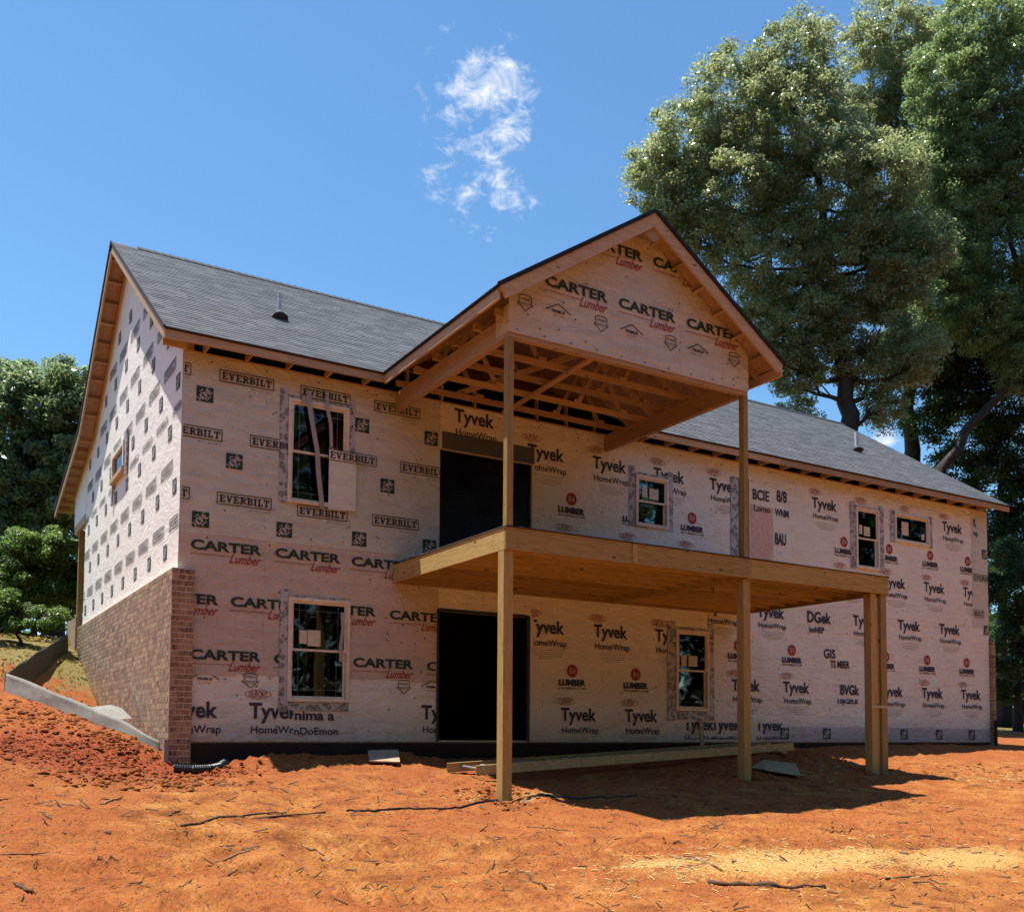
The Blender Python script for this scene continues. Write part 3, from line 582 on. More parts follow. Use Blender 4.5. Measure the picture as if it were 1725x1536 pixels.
# ------------------------------------------------------------------ windows
def win(x0, x1, z0, z1, kind='hung', grid=True, stick=(), tape=None, y=0.):
    w_ = MB(); b = .05; f0, f1 = y-.045, y+.07
    w_.box(x0,x0+b,f0,f1,z0,z1).box(x1-b,x1,f0,f1,z0,z1).box(x0+b,x1-b,f0,f1,z1-b,z1).box(x0+b,x1-b,f0-.01,f1,z0,z0+b)
    W_ = w_.build('window', VINYL, house)
    ix0, ix1, iz0, iz1 = x0+b, x1-b, z0+b, z1-b
    def sash(a0, a1, c0, c1, yy, nm):
        s_ = MB(); q = .034; s_.box(a0,a0+q,yy,yy+.03,c0,c1).box(a1-q,a1,yy,yy+.03,c0,c1).box(a0+q,a1-q,yy,yy+.03,c1-q,c1).box(a0+q,a1-q,yy,yy+.03,c0,c0+q)
        s_.build(nm, VINYL, W_); MB().box(a0+q,a1-q,yy+.012,yy+.018,c0+q,c1-q).build('pane', GLASS, W_)
        if grid:
            g = MB(); t_ = .012; k = .09
            g.box(a0+q+k,a0+q+k+t_,yy+.02,yy+.024,c0+q,c1-q).box(a1-q-k-t_,a1-q-k,yy+.02,yy+.024,c0+q,c1-q)
            if c1 > (iz0+iz1)/2+.1: g.box(a0+q,a1-q,yy+.0245,yy+.028,c1-q-k-t_,c1-q-k)
            else: g.box(a0+q,a1-q,yy+.0245,yy+.028,c0+q+k,c0+q+k+t_)
            g.build('grille', flat('grille_white', (.6,.6,.58)), W_)
    if kind == 'hung':
        zm = (iz0+iz1)/2; sash(ix0,ix1,zm-.02,iz1,y-.02,'upper_sash'); sash(ix0+.004,ix1-.004,iz0,zm+.02,y+.015,'lower_sash')
    else: sash(ix0,ix1,iz0,iz1,y-.01,'fixed_sash')
    for (sx, sz, sw, sh) in stick: MB().box(sx,sx+sw,y-.016 if kind == 'hung' else y-.004,y-.012 if kind == 'hung' else y-.001,sz,sz+sh).build('sticker', flat('sticker_paper', (.60,.58,.46)), W_)
    if tape:
        tp = MB(); l, r, t_, bt = tape
        if l: tp.box(x0-l,x0-.002,y-.020,y-.015,z0-bt-.02,z1+t_+.05)
        if r: tp.box(x1+.002,x1+r,y-.020,y-.015,z0-bt-.02,z1+t_+.05)
        if bt: tp.box(x0-l,x1+r,y-.026,y-.021,z0-bt,z0-.002)
        if t_: tp.box(x0-l*.6,x1+r*.6,y-.024,y-.0205,z1+.002,z1+t_*.5)
        tp.build('flashing_tape', TAPE, W_)
    return W_
win(*holes['W1'], tape=(.13,.1,.08,0)); win(*holes['L1'], stick=[(1.77,1.45,.12,.20),(1.90,1.42,.20,.24)], tape=(.12,.0,.06,.13))
win(*holes['U2'], stick=[(8.28,4.50,.12,.2),(8.45,4.48,.22,.2)], tape=(.15,.12,.1,0)); win(*holes['U3'], stick=[(14.28,4.48,.1,.2),(14.43,4.46,.2,.2)], tape=(.17,.17,.05,0))
win(*holes['U4'], kind='fixed', grid=False, stick=[(15.72,4.62,.24,.3),(16.42,4.58,.1,.13)], tape=(.14,.12,0,0)); win(*holes['L2'], stick=[(9.22,1.42,.13,.2),(9.4,1.42,.22,.2)], tape=(.2,.14,.1,.16))
# wrap flap, ribbons of plastic over the upper window; side window
fl = MB(); fl.add([(2.17,-.062,3.50),(2.62,-.05,3.52),(2.62,-.05,4.40),(2.35,-.06,4.43),(2.17,-.066,4.44)], [(0,1,2,3,4)]); fl.build('loose_wrap_flap', WR_T, rear)
def ribbon(pts, wd, mat, nm, parent):
    mb = MB(); vs = []
    for (x, y, z) in pts: vs += [(x-wd/2,y,z),(x+wd/2,y-.012,z+.004)]
    mb.add(vs, [(2*i,2*i+1,2*i+3,2*i+2) for i in range(len(pts)-1)]); return mb.build(nm, mat, parent, True)
PLAS = sheetmat('cloudy_plastic', (.36,.34,.33), .3)
ribbon([(1.83,-.07,5.25),(1.84,-.09,5.0),(1.90,-.085,4.7),(1.97,-.09,4.35),(2.0,-.08,4.0),(2.07,-.075,3.5)], .07, PLAS, 'plastic_ribbon', rear)
ribbon([(2.12,-.065,5.3),(2.12,-.08,5.05),(2.18,-.08,4.8),(2.2,-.07,4.45)], .05, PLAS, 'plastic_ribbon', rear)
ribbon([(1.78,-.058,5.16),(1.78,-.06,5.04)], .1, PLAS, 'plastic_ribbon', rear)
ribbon([(2.42,-.058,1.95),(2.43,-.075,1.7),(2.40,-.07,1.45),(2.41,-.06,1.2)], .05, PLAS, 'plastic_ribbon', rear)
# door openings
ud = MB(); xs = np.linspace(4.10,5.85,24); zs = np.linspace(2.81,4.73,26); vs = []
for z in zs:
    for x in xs: f_ = float(fbm(np.array(x*2.2), np.array(z*2.2), 4, 5)); vs.append((x, .03+.05*f_*(1.2-(z-2.8)/2.2), z))
ud.add(vs, [(j*24+i,j*24+i+1,(j+1)*24+i+1,(j+1)*24+i) for j in range(25) for i in range(23)]); ud.build('door_cover_sheet', NAVY, rear, True)
MB().box(4.12,5.90,-.030,-.020,4.75,5.03).build('head_flashing', GTAPE, rear)
MB().box(5.861,5.89,-.03,-.02,2.8,4.74).build('door_edge_wrap', WR_T, rear)
lj = MB().box(4.06,4.10,-.028,-.018,.0,2.13).box(5.79,5.83,-.028,-.018,.0,2.13).box(4.101,5.789,-.028,-.018,2.10,2.14); lj.build('door_plastic_edge', BLACK, rear)
MB().box(3.8,6.4,2.2,2.22,0,2.48).build('doorway_shade_panel', VOID, rear)  # near-black panel added inside the doorway for its interior shade
MB().box(5.772,5.79,-.0,.16,0,2.1).build('door_plastic_edge', BLACK, rear)  # black lining added to darken the inner jamb
MB().box(5.84,5.90,-.03,-.012,0,2.1).build('door_edge_wrap', WR_T, rear)
MB().box(10.50,10.69,-.026,-.016,3.0,5.2).build('flashing_tape', TAPE, rear)
MB().box(10.72,10.99,-.03,-.02,2.8,5.2).build('post_shade_strip', flat('post_shade_olive', (.20,.17,.11)), rear)  # dark olive strip stands in for the upper post's shaded side
# side wall window
sw = MB().box(-.075,.0,4.28,4.36,4.86,5.34).box(-.075,.0,5.46,5.54,4.86,5.34).box(-.075,0,4.36,5.46,5.26,5.34).build('window', VINYL, house)
MB().box(-.03,-.018,4.36,5.46,4.90,5.26).build('pane', GLASS, sw); MB().box(-.016,-.010,4.36,5.46,4.90,5.26).build('shade_board', VINYL, sw)
MB().box(-.10,-.0,4.26,5.56,4.78,4.86).build('sill_board', Wy, sw); MB().box(-.05,-.02,4.12,4.275,4.7,5.5).build('flashing_tape', TAPE, sw); MB().box(-.05,-.02,5.56,5.66,4.4,5.2).build('flashing_tape', TAPE, sw)

# ------------------------------------------------------------------ print on the wrap
_dg = None
def text2d(s, wd, ht, bold=0., shear=0., sx=1.):
    cu = bpy.data.curves.new('t', 'FONT'); cu.body = s; cu.size = 1; cu.offset = bold; cu.shear = shear; cu.resolution_u = 3; cu.fill_mode = 'FRONT'
    o = bpy.data.objects.new('t', cu); C.objects.link(o); bpy.context.view_layer.update(); me = bpy.data.meshes.new_from_object(o)
    V = np.array([v.co[:2] for v in me.vertices]) if len(me.vertices) else np.zeros((0, 2)); Fc = [tuple(p.vertices) for p in me.polygons]
    bpy.data.objects.remove(o); bpy.data.curves.remove(cu); bpy.data.meshes.remove(me)
    lo, hi = V.min(0), V.max(0); V = (V-(lo+hi)/2)/(hi-lo)*np.array([wd, ht]); return V, Fc
def strokes(segs, th):
    V = []; Fc = []
    for i, (a, b_, c_, d_) in enumerate(segs):
        p = np.array([a, b_]); q = np.array([c_, d_]); d = (q-p)/max(1e-6, np.linalg.norm(q-p)); n = np.array([-d[1], d[0]])*th/2; k = len(V)
        V += [p-n, q-n, q+n, p+n]; Fc.append((k, k+1, k+2, k+3))
    return np.array(V), Fc
def rot(V, a): c, s = math.cos(a), math.sin(a); return V@np.array([[c, s],[-s, c]])
class Logo:
    def __init__(s): s.v = []; s.f = []; s.m = []; s.mats = []; s.lz = 0
    def add(s, VF, ink, dx=0, dz=0, lift=None):
        V, Fc = VF; mat = INK[ink]
        if mat not in s.mats: s.mats.append(mat)
        mi = s.mats.index(mat); b = len(s.v); s.lz += .00005 if len(s.v) != 4 and len(s.v) != 24 else .0012
        s.v += [(float(a)+dx, float(c)+dz, s.lz) for a, c in V]
        s.f += [tuple(b+i for i in f) for f in Fc]; s.m += [mi]*len(Fc); return s
    def rect(s, x0, x1, z0, z1, ink): return s.add((np.array([(x0,z0),(x1,z0),(x1,z1),(x0,z1)]), [(0,1,2,3)]), ink)
    def mesh(s, name='wrap_print'):
        me = bpy.data.meshes.new(name); me.from_pydata(s.v, [], s.f)
        for m in s.mats: me.materials.append(m)
        me.polygons.foreach_set('material_index', s.m); me.update(); return me
def slabword(lg, word, wd, ht, ink, cx=0, cz=0):
    n = len(word); widths = {'I': .55, 'L': .85}; tot = sum(widths.get(c, 1) for c in word)+.14*(n-1); u = wd/tot; x = cx-wd/2; th = ht*.27
    for c in word:
        w_ = widths.get(c, 1)*u; x0, x1 = x, x+w_; b, t = cz-ht/2, cz+ht/2; m = (b+t)/2; st = x0+w_*.3; h = ht*.16
        def r(a, b2, c2, d): lg.rect(a, b2, c2, d, ink)
        if c in 'EBRLIT' and c != 'T' and c != 'I': r(st-th*.42, st+th*.42, b+h, t-h)
        if c == 'E':
            r(x0, x1-.05*u, t-h, t); r(x0, x1, b, b+h); r(st+th*.42, x1-w_*.22, m-h*.45, m+h*.45); r(x1-.16*u, x1-.0*u, t-h*2.1, t-h); r(x1-.14*u, x1, b+h, b+h*2.1)
        elif c == 'L': r(x0, x0+w_*.68, t-h, t); r(x0, x1, b, b+h); r(x1-.17*u, x1, b+h, b+h*2.4)
        elif c == 'I': r(x0, x1, t-h, t); r(x0, x1, b, b+h); r((x0+x1)/2-th*.42, (x0+x1)/2+th*.42, b+h, t-h)
        elif c == 'T': r(x0, x1, t-h, t); mid = (x0+x1)/2; r(mid-th*.42, mid+th*.42, b+h, t-h); r(mid-w_*.27, mid+w_*.27, b, b+h); r(x0, x0+.15*u, t-h*2.3, t-h); r(x1-.15*u, x1, t-h*2.3, t-h)
        elif c == 'V':
            lg.rect(x0-.03*u, x0+w_*.42, t-h, t, ink); lg.rect(x1-w_*.36, x1+.03*u, t-h, t, ink)
            lg.add(strokes([(x0+w_*.2, t-h*.4, (x0+x1)/2, b)], th*.9), ink); lg.add(strokes([(x1-w_*.16, t-h*.4, (x0+x1)/2, b)], th*.55), ink)
        elif c in 'RB':
            r(x0, x1-w_*.28, t-h, t); r(st+th*.42, x1-w_*.26, m-h*.5, m+h*.5); r(x1-w_*.30, x1-w_*.05, m+h*.3, t-h*.5)
            if c == 'B': r(x0, x1-w_*.24, b, b+h); r(x1-w_*.27, x1, b+h*.5, m-h*.3)
            else: r(x0, x0+w_*.55, b, b+h); lg.add(strokes([(x0+w_*.6, m, x1-w_*.08, b+h*.5)], th*.75), ink); r(x1-w_*.2, x1+.02*u, b, b+h*.9)
        x += w_+.14*u
def lg_everbilt(t=.012):
    g = Logo(); a, b = .40, .0875
    g.rect(-a,a,b-t,b,'dark').rect(-a,a,-b,-b+t,'dark').rect(-a,-a+t,-b+t,b-t,'dark').rect(a-t,a,-b+t,b-t,'dark'); slabword(g, 'EVERBILT', .73, .105, 'dark')
    g.add(text2d('877-527-0313', .32, .022, .0), 'fine', .22, -.13); g.add(text2d('TM', .03, .02), 'fine', .43, -.07); return g
def lg_square():
    g = Logo(); g.rect(-.12,.12,-.11,.11,'green')
    LT = {'H':[(0,0,0,1),(1,0,1,1),(0,.5,1,.5)],'O':[(0,.1,0,.9),(1,.1,1,.9),(.1,0,.9,0),(.1,1,.9,1)],'M':[(0,0,0,1),(1,0,1,1),(0,1,.5,.35),(.5,.35,1,1)],'E':[(0,0,0,1),(0,0,.9,0),(0,.5,.7,.5),(0,1,.9,1)],
          'T':[(.5,0,.5,1),(0,1,1,1)],'D':[(0,0,0,1),(0,0,.7,0),(0,1,.7,1),(1,.2,1,.8)],'P':[(0,0,0,1),(0,1,.9,1),(0,.5,.9,.5),(.9,.5,.9,1)]}
    for wd_, w_, h_, th_, dx, dz in (('THE',.07,.022,.006,-.05,.05),('HOME',.25,.085,.017,.0,.0),('DEPOT',.10,.022,.006,.052,-.052)):
        n = len(wd_); sg = []; lw = w_/n
        for i, ch in enumerate(wd_): sg += [(-w_/2+lw*(i+.12+.72*a), -h_/2+h_*b_, -w_/2+lw*(i+.12+.72*c), -h_/2+h_*d) for a, b_, c, d in LT[ch]]
        V, Fc = strokes(sg, th_); V, Fc = rot(V, .78), Fc; V = np.clip(V+np.array([dx, dz]), [-.118,-.108], [.118,.108]); g.add((V, Fc), 'white')
    return g
def lg_carter():
    g = Logo(); g.add(text2d('CARTER', 1.02, .145, .035), 'green'); g.rect(-.52,.08,-.134,-.126,'red')
    V, Fc = text2d('Lumber', .47, .135, .008, .55); g.add((V, Fc), 'red', .27, -.155); return g
def lg_tyvek(clean=True):
    g = Logo(); V, Fc = text2d('Tyvek', .76, .30, .028); g.add((V, Fc), 'navy', 0, -.03)
    V, Fc = text2d('HomeWrap', .78, .145, .014); g.add((V, Fc), 'navy', .04, -.285); g.add(text2d('.', .014, .014), 'navy', .455, -.33)
    for i, (w_, o_) in enumerate(((.62,0),(.66,.0),(.54,.0),(.56,.0),(.32,.0))): g.rect(.04-w_/2, .04+w_/2, -.395-i*.035, -.389-i*.035, 'faint' if i < 2 else 'fine')
    return g
def lg_oval():
    g = Logo(); V, Fc = text2d('DUPONT', .27, .085, .012); V = V.copy(); V[:, 1] *= 1.25-.9*(np.abs(V[:, 0])/.16)**2; g.add((V, Fc), 'orange')
    n = 20; A = [(.165*math.cos(t)*(1+.18*(abs(math.cos(t)) > .9)), .066*math.sin(t)) for t in np.linspace(0, 2*math.pi, n, endpoint=False)]
    g.add(strokes([(*A[i], *A[(i+1) % n]) for i in range(n)], .008), 'orange'); return g
def lg_84():
    g = Logo(); n = 24; g.add((np.array([(.112*math.cos(2*math.pi*i/n), .112*math.sin(2*math.pi*i/n)) for i in range(n)]), [tuple(range(n))]), 'red')
    g.add(text2d('84', .13, .115, .0), 'white'); V, Fc = text2d('LUMBER', .57, .115, .06); g.add((V, Fc), 'navy', 0, -.205); g.add(text2d('84LUMBER.COM', .57, .035, .01), 'navy', 0, -.30); return g
def lg_shield():
    g = Logo(); P = [(-.10,.08),(-.05,.10),(.05,.10),(.10,.08),(.09,.0),(.12,-.02),(.07,-.05),(0,-.11),(-.07,-.05),(-.12,-.02),(-.09,0)]
    g.add(strokes([(*P[i], *P[(i+1) % len(P)]) for i in range(len(P))], .011), 'dark'); g.add(text2d('H-WRAP', .15, .03, .02), 'dark', 0, .045); g.rect(-.11,.11,-.015,-.008,'dark'); g.rect(-.07,.07,-.04,-.02,'faint'); return g
def lg_primus():
    g = Logo(); g.add(strokes([(-.2,.0,.0,.105),(0,.105,.2,.0)], .013), 'dark'); g.add(text2d('PRIMUS', .21, .042, .03), 'dark', 0, -.0); g.add(text2d('By Carter', .17, .03, .0), 'red', 0, -.06); return g
def lg_text(s, wd, ht, ink='navy', bold=.03): return Logo().add(text2d(s, wd, ht, bold), ink)
ME = {'E': lg_everbilt().mesh(), 'S': lg_square().mesh(), 'F': lg_everbilt(.016).mesh(), 'C': lg_carter().mesh(), 'T': lg_tyvek().mesh(), 'D': lg_oval().mesh(), 'L': lg_84().mesh(), 'H': lg_shield().mesh(), 'P': lg_primus().mesh()}
BB = {k: (min(v.co.x for v in m.vertices), max(v.co.x for v in m.vertices), min(v.co.y for v in m.vertices), max(v.co.y for v in m.vertices)) for k, m in ME.items()}
def cut(me, x0, x1, z0, z1, inside):
    """keep what is inside the rectangle, or (inside=False) drop what is inside it"""
    me = me.copy(); bm = bmesh.new(); bm.from_mesh(me)
    for co, no in (((x0,0,0),(1,0,0)),((x1,0,0),(1,0,0)),((0,z0,0),(0,1,0)),((0,z1,0),(0,1,0))):
        bmesh.ops.bisect_plane(bm, geom=bm.verts[:]+bm.edges[:]+bm.faces[:], plane_co=co, plane_no=no, dist=1e-6)
    kill = [f for f in bm.faces if ((lambda c: (x0 < c.x < x1 and z0 < c.y < z1))(f.calc_center_median())) != inside]
    bmesh.ops.delete(bm, geom=kill, context='FACES'); bm.to_mesh(me); bm.free(); return me
def put(kind, x, z, parent, keep=None, wall='rear', holes_=HL, dy=-.0155, me=None):
    me = me or ME[kind]; xs = [v.co.x for v in me.vertices]; ys = [v.co.y for v in me.vertices]; bb = (min(xs), max(xs), min(ys), max(ys))
    sg = -1 if wall == 'side' else 1
    if keep:
        a, b_ = sorted(((keep[0]-x)*sg, (keep[1]-x)*sg))
        if bb[0] < a or bb[1] > b_ or bb[2] < keep[2]-z or bb[3] > keep[3]-z: me = cut(me, a, b_, keep[2]-z, keep[3]-z, True)
    for h in (holes_ if wall == 'rear' else ()):
        if x+bb[1] > h[0] and x+bb[0] < h[1] and z+bb[3] > h[2] and z+bb[2] < h[3]: me = cut(me, h[0]-x, h[1]-x, h[2]-z, h[3]-z, False)
    if not len(me.polygons): return
    o = link('wrap_print', me, parent)
    if wall == 'side': o.location = (-.0105, x, z); o.rotation_euler = (math.pi/2, 0, -math.pi/2)
    elif wall == 'gable': o.location = (x, GY-.0185, z); o.rotation_euler = (math.pi/2, 0, 0)
    else: o.location = (x, dy, z); o.rotation_euler = (math.pi/2, 0, 0)
    return o
K1 = (.02,4.07,2.96,5.47); KC = (.215,4.05,.97,3.0); KC1 = (.02,4.05,.97,3.0); K3 = (.215,4.07,.02,.93); KR = (4.12,18.28,2.76,5.49); KL = (5.86,18.9,.02,2.6)
for x, z in ((-.29,5.25),(.91,5.25),(2.12,5.25),(3.32,5.24),(.17,4.37),(1.37,4.37),(2.55,4.34),(3.78,4.34),(-.27,3.48),(.91,3.47),(2.1,3.44),(3.31,3.44)):
    put('E', x, z, rear, K1, dy=-.068 if (x, z) == (2.55,4.34) else -.0165, holes_=[h for h in HL if not (h is holes['W1'] and (x, z) == (2.55,4.34))] if True else HL)
for x, z in ((.31,4.93),(2.72,4.89),(3.92,4.88),(.75,4.03),(3.16,4.0),(.29,3.13),(1.51,3.12),(2.70,3.11),(3.91,3.12)): put('S', x, z, rear, K1)
for x, z in ((.67,2.77),(1.89,2.77),(3.09,2.76),(.06,2.0),(1.25,2.0),(2.49,2.0),(3.74,1.98),(.69,1.22),(1.9,1.21),(3.14,1.21),(4.40,1.2)): put('C', x, z, rear, KC1 if z > 2.5 else KC, dy=-.0145)
put('H', 1.05,.88, rear); put('H', 3.49,.86, rear); put('P', .40,.88, rear, K3); put('P', 3.99,.87, rear, (3.5,4.05,.5,.97))
for x, z, x1 in ((.21,.44,4.07),(1.42,.44,1.70),(4.18,.46,4.07)): put('T', x, z, rear, (.215,x1,.02,.93))
put('D', 1.17,.68, rear, K3)
put('x', 2.03, .385, rear, K3, me=lg_text('nima a', .62, .14).mesh())
put('x', 2.06,.155, rear, K3, me=lg_text('nDoEmon', .68, .11, 'navy', .014).mesh())
for x in (4.72,6.15,7.53,8.93,10.33,13.19,17.54): put('T', x, 4.98 if x > 4.8 else 5.34, rear, KR)
for x in (5.85,7.22,8.64,10.05,12.91,14.34,15.81,17.24): put('D', x, 5.21, rear, KR)
for x in (6.69,8.11,9.5,13.79,15.27,16.71,18.11): put('L', x, 4.25, rear, KR)
for x in (6.53,7.94,9.33,13.65,15.16,16.56,18.0): put('D', x, 3.73, rear, KR)
for x in (15.43,16.84,18.29,14.0): put('T', x, 3.51, rear, KR)
for x in (6.17,7.56,8.97): put('T', x, 1.96, rear, KL); put('D', x-.29, 2.19, rear, KL)
for x in (10.25,11.59,14.43,15.92,17.38): put('T', x, 2.59, rear, (5.86,18.27,.02,2.71))
for x, z in ((6.72,1.23),(8.13,1.22),(10.69,1.87),(12.18,1.86),(15.11,1.86),(16.54,1.85),(18.01,1.85)): put('L', x, z, rear, KL)
for x in (6.86,8.26): put('T', x, .47, rear, KL); put('D', x-.28, .70, rear, KL)
for x in (10.89,12.3,15.29,16.71,18.15): put('T', x, 1.1, rear, KL)
for x in (10.56,12.03,16.42,17.86): put('D', x, 1.33, rear, KL)
for x in (9.66,10.35,11.53): put('T', x, .33, rear, (5.86,18.9,.05,.37))
for x in (11.95,13.19,15.69,16.93,18.15): put('S', x, .17, rear)
for x, z in ((18.80,4.48),(18.82,2.66)): put('S', x, z, rear, (18.3,18.88,0,5.5), dy=-.0165)
for x, z in ((18.72,3.90),(18.32,3.04)): put('E', x, z, rear, (18.3,18.88,0,5.5), dy=-.0165)
put('x', 18.42,5.2, rear, me=lg_text('K', .12, .2).mesh(), dy=-.0165); put('x', 18.45,4.92, rear, me=lg_text('rap.', .2, .13).mesh(), dy=-.0165)
for s, x, z, w_, h_ in (('BCIE',11.33,4.93,.46,.22),('8/8',11.92,4.98,.30,.24),('Lomo',11.36,4.66,.46,.13),('WNM',11.92,4.64,.40,.16),('BAU',11.88,4.1,.32,.24),('DGek',13.0,2.58,.72,.24),('boNEP',12.92,2.32,.45,.13),('GIS',13.3,1.84,.36,.2),('TS MBER',13.62,1.63,.6,.16),('84',13.68,1.88,.01,.01),
                         ('BVGk',13.92,1.1,.6,.22),('10JGEUI',13.85,.84,.62,.13),('APb',14.62,.25,.5,.14)):
    put('x', x, z, rear, me=lg_text(s, w_, h_).mesh(), dy=-.016)
# side wall prints
keep_s = (.02, 9.3, 2.43, 9)
def side_ok(y, z, m=.3): return z < roofz(y+.3)-.2-m and z < roofz(max(y-.3, 0))-.2-m
for y0, z, per, kd in ((.21,3.11,1.16,'F'),(.87,3.98,1.153,'F'),(.83,5.48,1.13,'F'),(.28,6.3,1.13,'F'),(.4,7.15,1.13,'F'),(.15,4.78,1.13,'F'),(.85,2.76,1.16,'S'),(.33,3.64,1.16,'S'),(.72,4.51,1.155,'S'),(.26,5.14,1.15,'S'),(.96,5.98,1.13,'S'),(1.2,6.8,1.13,'S'),(.9,7.6,1.13,'S')):
    k = 0
    while y0+k*per < DP+.3:
        y = y0+k*per; k += 1
        if not side_ok(y, z, .15) or (4.0 < y < 5.8 and 4.7 < z < 5.4): continue
        kp = keep_s if z != 4.78 else (.02, 9.3, 4.70, 4.82)
        put(kd, y, z, side, kp, 'side')
# gable prints
def gcut(me, x, z):
    me = me.copy(); bm = bmesh.new(); bm.from_mesh(me)
    for s in (-1, 1):
        no = Vector((s*PSL, 1, 0)).normalized(); co = Vector((PXC-x, PZR-.05-z, 0)); bmesh.ops.bisect_plane(bm, geom=bm.verts[:]+bm.edges[:]+bm.faces[:], plane_co=co, plane_no=no, clear_outer=True, dist=1e-6)
    bm.to_mesh(me); bm.free(); return me
for k, x, z in (('C',4.34,6.07),('C',5.55,6.06),('C',6.78,6.06),('C',4.95,6.80),('C',6.16,6.80),('H',3.52,5.69),('H',4.74,5.69),('H',5.97,5.69),('H',7.2,5.7),('P',4.04,5.69),('P',5.27,5.69),('P',6.49,5.68)):
    me = gcut(ME[k], x, z)
    if len(me.polygons): put(k, x, z, pan, None, 'gable', me=me)
# cap nails
nl_ = MB()
def nail(x, y, z, ax='y'):
    n = 6; r = .013
    if ax == 'y': nl_.add([(x+r*math.cos(2*math.pi*i/n), y, z+r*math.sin(2*math.pi*i/n)) for i in range(n)], [tuple(range(n))])
for i in range(260):
    x, z = random.uniform(.3,18.8), random.uniform(.15,5.4)
    if any(a-.1 < x < b_+.1 and c_-.1 < z < d_+.1 for a, b_, c_, d_ in HL): continue
    nail(x, -.02, z)
for x in np.arange(.4,18.8,.8): nail(x, -.02, 5.43+random.uniform(-.03,.02))
stuff(nl_.build('cap_nails', INK['dark'], rear))
st_ = MB()
for x0 in (1.22,2.44,3.66,6.08,7.36,8.58,9.8,11.0,12.2,13.45,14.95,16.1,17.3):
    z = .12
    while z < 5.4:
        z += random.uniform(.06,.22); x = x0+random.uniform(-.012,.012)+.02*math.sin(z*2)
        if random.random() < .45 or any(a-.14 < x < b_+.14 and c_-.1 < z < d_+.1 for a, b_, c_, d_ in HL): continue
        st_.add([(x-.004,-.0172,z),(x+.004,-.0172,z),(x+.004,-.0172,z+random.uniform(.015,.05)),(x-.004,-.0172,z+.03)], [(0,1,2,3)])
stuff(st_.build('staples', INK['fine'], rear))
nl_ = MB()
for i in range(22): x = random.uniform(3.5,7.3); nail(x, GY-.027, random.uniform(5.35, gz(x)-.15))
for x in np.arange(3.4,7.4,.42): nail(x, GY-.027, 5.31)
stuff(nl_.build('cap_nails', INK['dark'], pan))

# ------------------------------------------------------------------ deck
DX0, DX1, DY, DT, DB = 3.264, 10.687, -3.415, 2.78, 2.474
deck = empty('deck', (DX0, DY, -.7), 'raised timber deck on square posts against the back wall of the house', 'deck')
R0 = DT-.02
MB().box(DX0,DX0+.038,DY+.04,-.04,DB,R0).build('rim_board', Py, deck); MB().box(DX1-.038,DX1,DY+.04,-.04,DB,R0).build('rim_board', Py, deck)
MB().box(DX0,7.55,DY,DY+.038,DB,R0).build('rim_board', Px, deck); MB().box(7.554,DX1,DY,DY+.038,DB,R0-.002).build('rim_board', Px, deck)
MB().box(DX0+.04,DX1-.04,-.066,-.028,DB,R0).build('ledger', Px, deck)
for k in range(9):
    y = DY+.04+.36*(k+1)-.02
    if y > -.1: break
    MB().box(DX0+.04,7.52,y,y+.038,DB+.04,R0-.001).build('joist', Px, deck); MB().box(7.60,DX1-.04,y,y+.038,DB+.04,R0-.001).build('joist', Px, deck)
MB().box(DX0+.05,7.5,DY+.042,DY+.078,DB-.0,DB+.1).build('inner_rim', Px, deck)
MB().box(7.525,7.595,DY+.04,-.07,DB-.015,R0-.002).build('girder', Py, deck)
MB().box(5.30,5.37,DY-.022,DY-.001,DB+.02,R0-.01).build('splice_block', Pz, deck)
cs = MB(); n = int((DX1-DX0)/.036); vs = []
for i in range(n*2+1):
    x = DX0-.012+i*.018*(DX1-DX0+.024)/(n*.036); z = DT-.014+(.012 if i % 2 else 0); vs += [(x,DY-.02,z),(x,-.03,z),(x,DY-.02,z-.006),(x,-.03,z-.006)]
fs = []
for i in range(n*2): a = i*4; fs += [(a,a+1,a+5,a+4),(a+2,a+6,a+7,a+3),(a,a+4,a+6,a+2)]
cs.add(vs, fs); cs.build('decking', flat('dark_decking', (.06,.055,.055), .6), deck)
def post(x0, y0, s, z0, z1, mat=None, nm='post'):
    MB().box(x0,x0+s,y0,y0+s,z0,z1).build(nm, mat or Pz, deck)
post(DX0+.002, DY+.04, .14, -.78, DB-.002); MB().box(DX0-.004,DX0+.148,DY+.034,DY+.186,-.80,-.69).build('post_base', ALU, deck)
post(7.43, DY+.042, .14, -.70, DB-.018); post(10.30, DY+.05, .14, -.62, DB-.002); post(10.535, DY+.04, .14, -.66, DB-.002)
MB().box(10.445,10.53,DY+.08,DY+.12,-.5,DB-.05).build('post_filler', Wz, deck)
post(3.275, -3.425, .092, DT+.0, 5.213, Pz, 'upper_post'); post(7.405, -3.42, .092, DT, 5.213, Pz, 'upper_post')
for z in (.62,): MB().box(10.28,10.69,DY+.034,DY+.039,z-.02,z+.02).build('masking_tape', flat('tape_pale', (.5,.45,.3)), deck)
nb_ = MB()
for i in range(70):
    x = random.choice([random.uniform(3.35,10.6), 3.45, 7.45, 10.6]); z = random.choice([2.53,2.62,2.7]) ; s_ = .006
    nb_.add([(x-s_,DY-.0015,z-s_),(x+s_,DY-.0015,z-s_),(x+s_,DY-.0015,z+s_),(x-s_,DY-.0015,z+s_)], [(0,1,2,3)])
for i in range(26):
    y = random.uniform(-3.35,-.1); z = random.choice([2.52,2.62,2.71]); s_ = .006; nb_.add([(DX0-.0015,y-s_,z-s_),(DX0-.0015,y+s_,z-s_),(DX0-.0015,y+s_,z+s_),(DX0-.0015,y-s_,z+s_)], [(3,2,1,0)])
stuff(nb_.build('nail_heads', INK['dark'], deck))
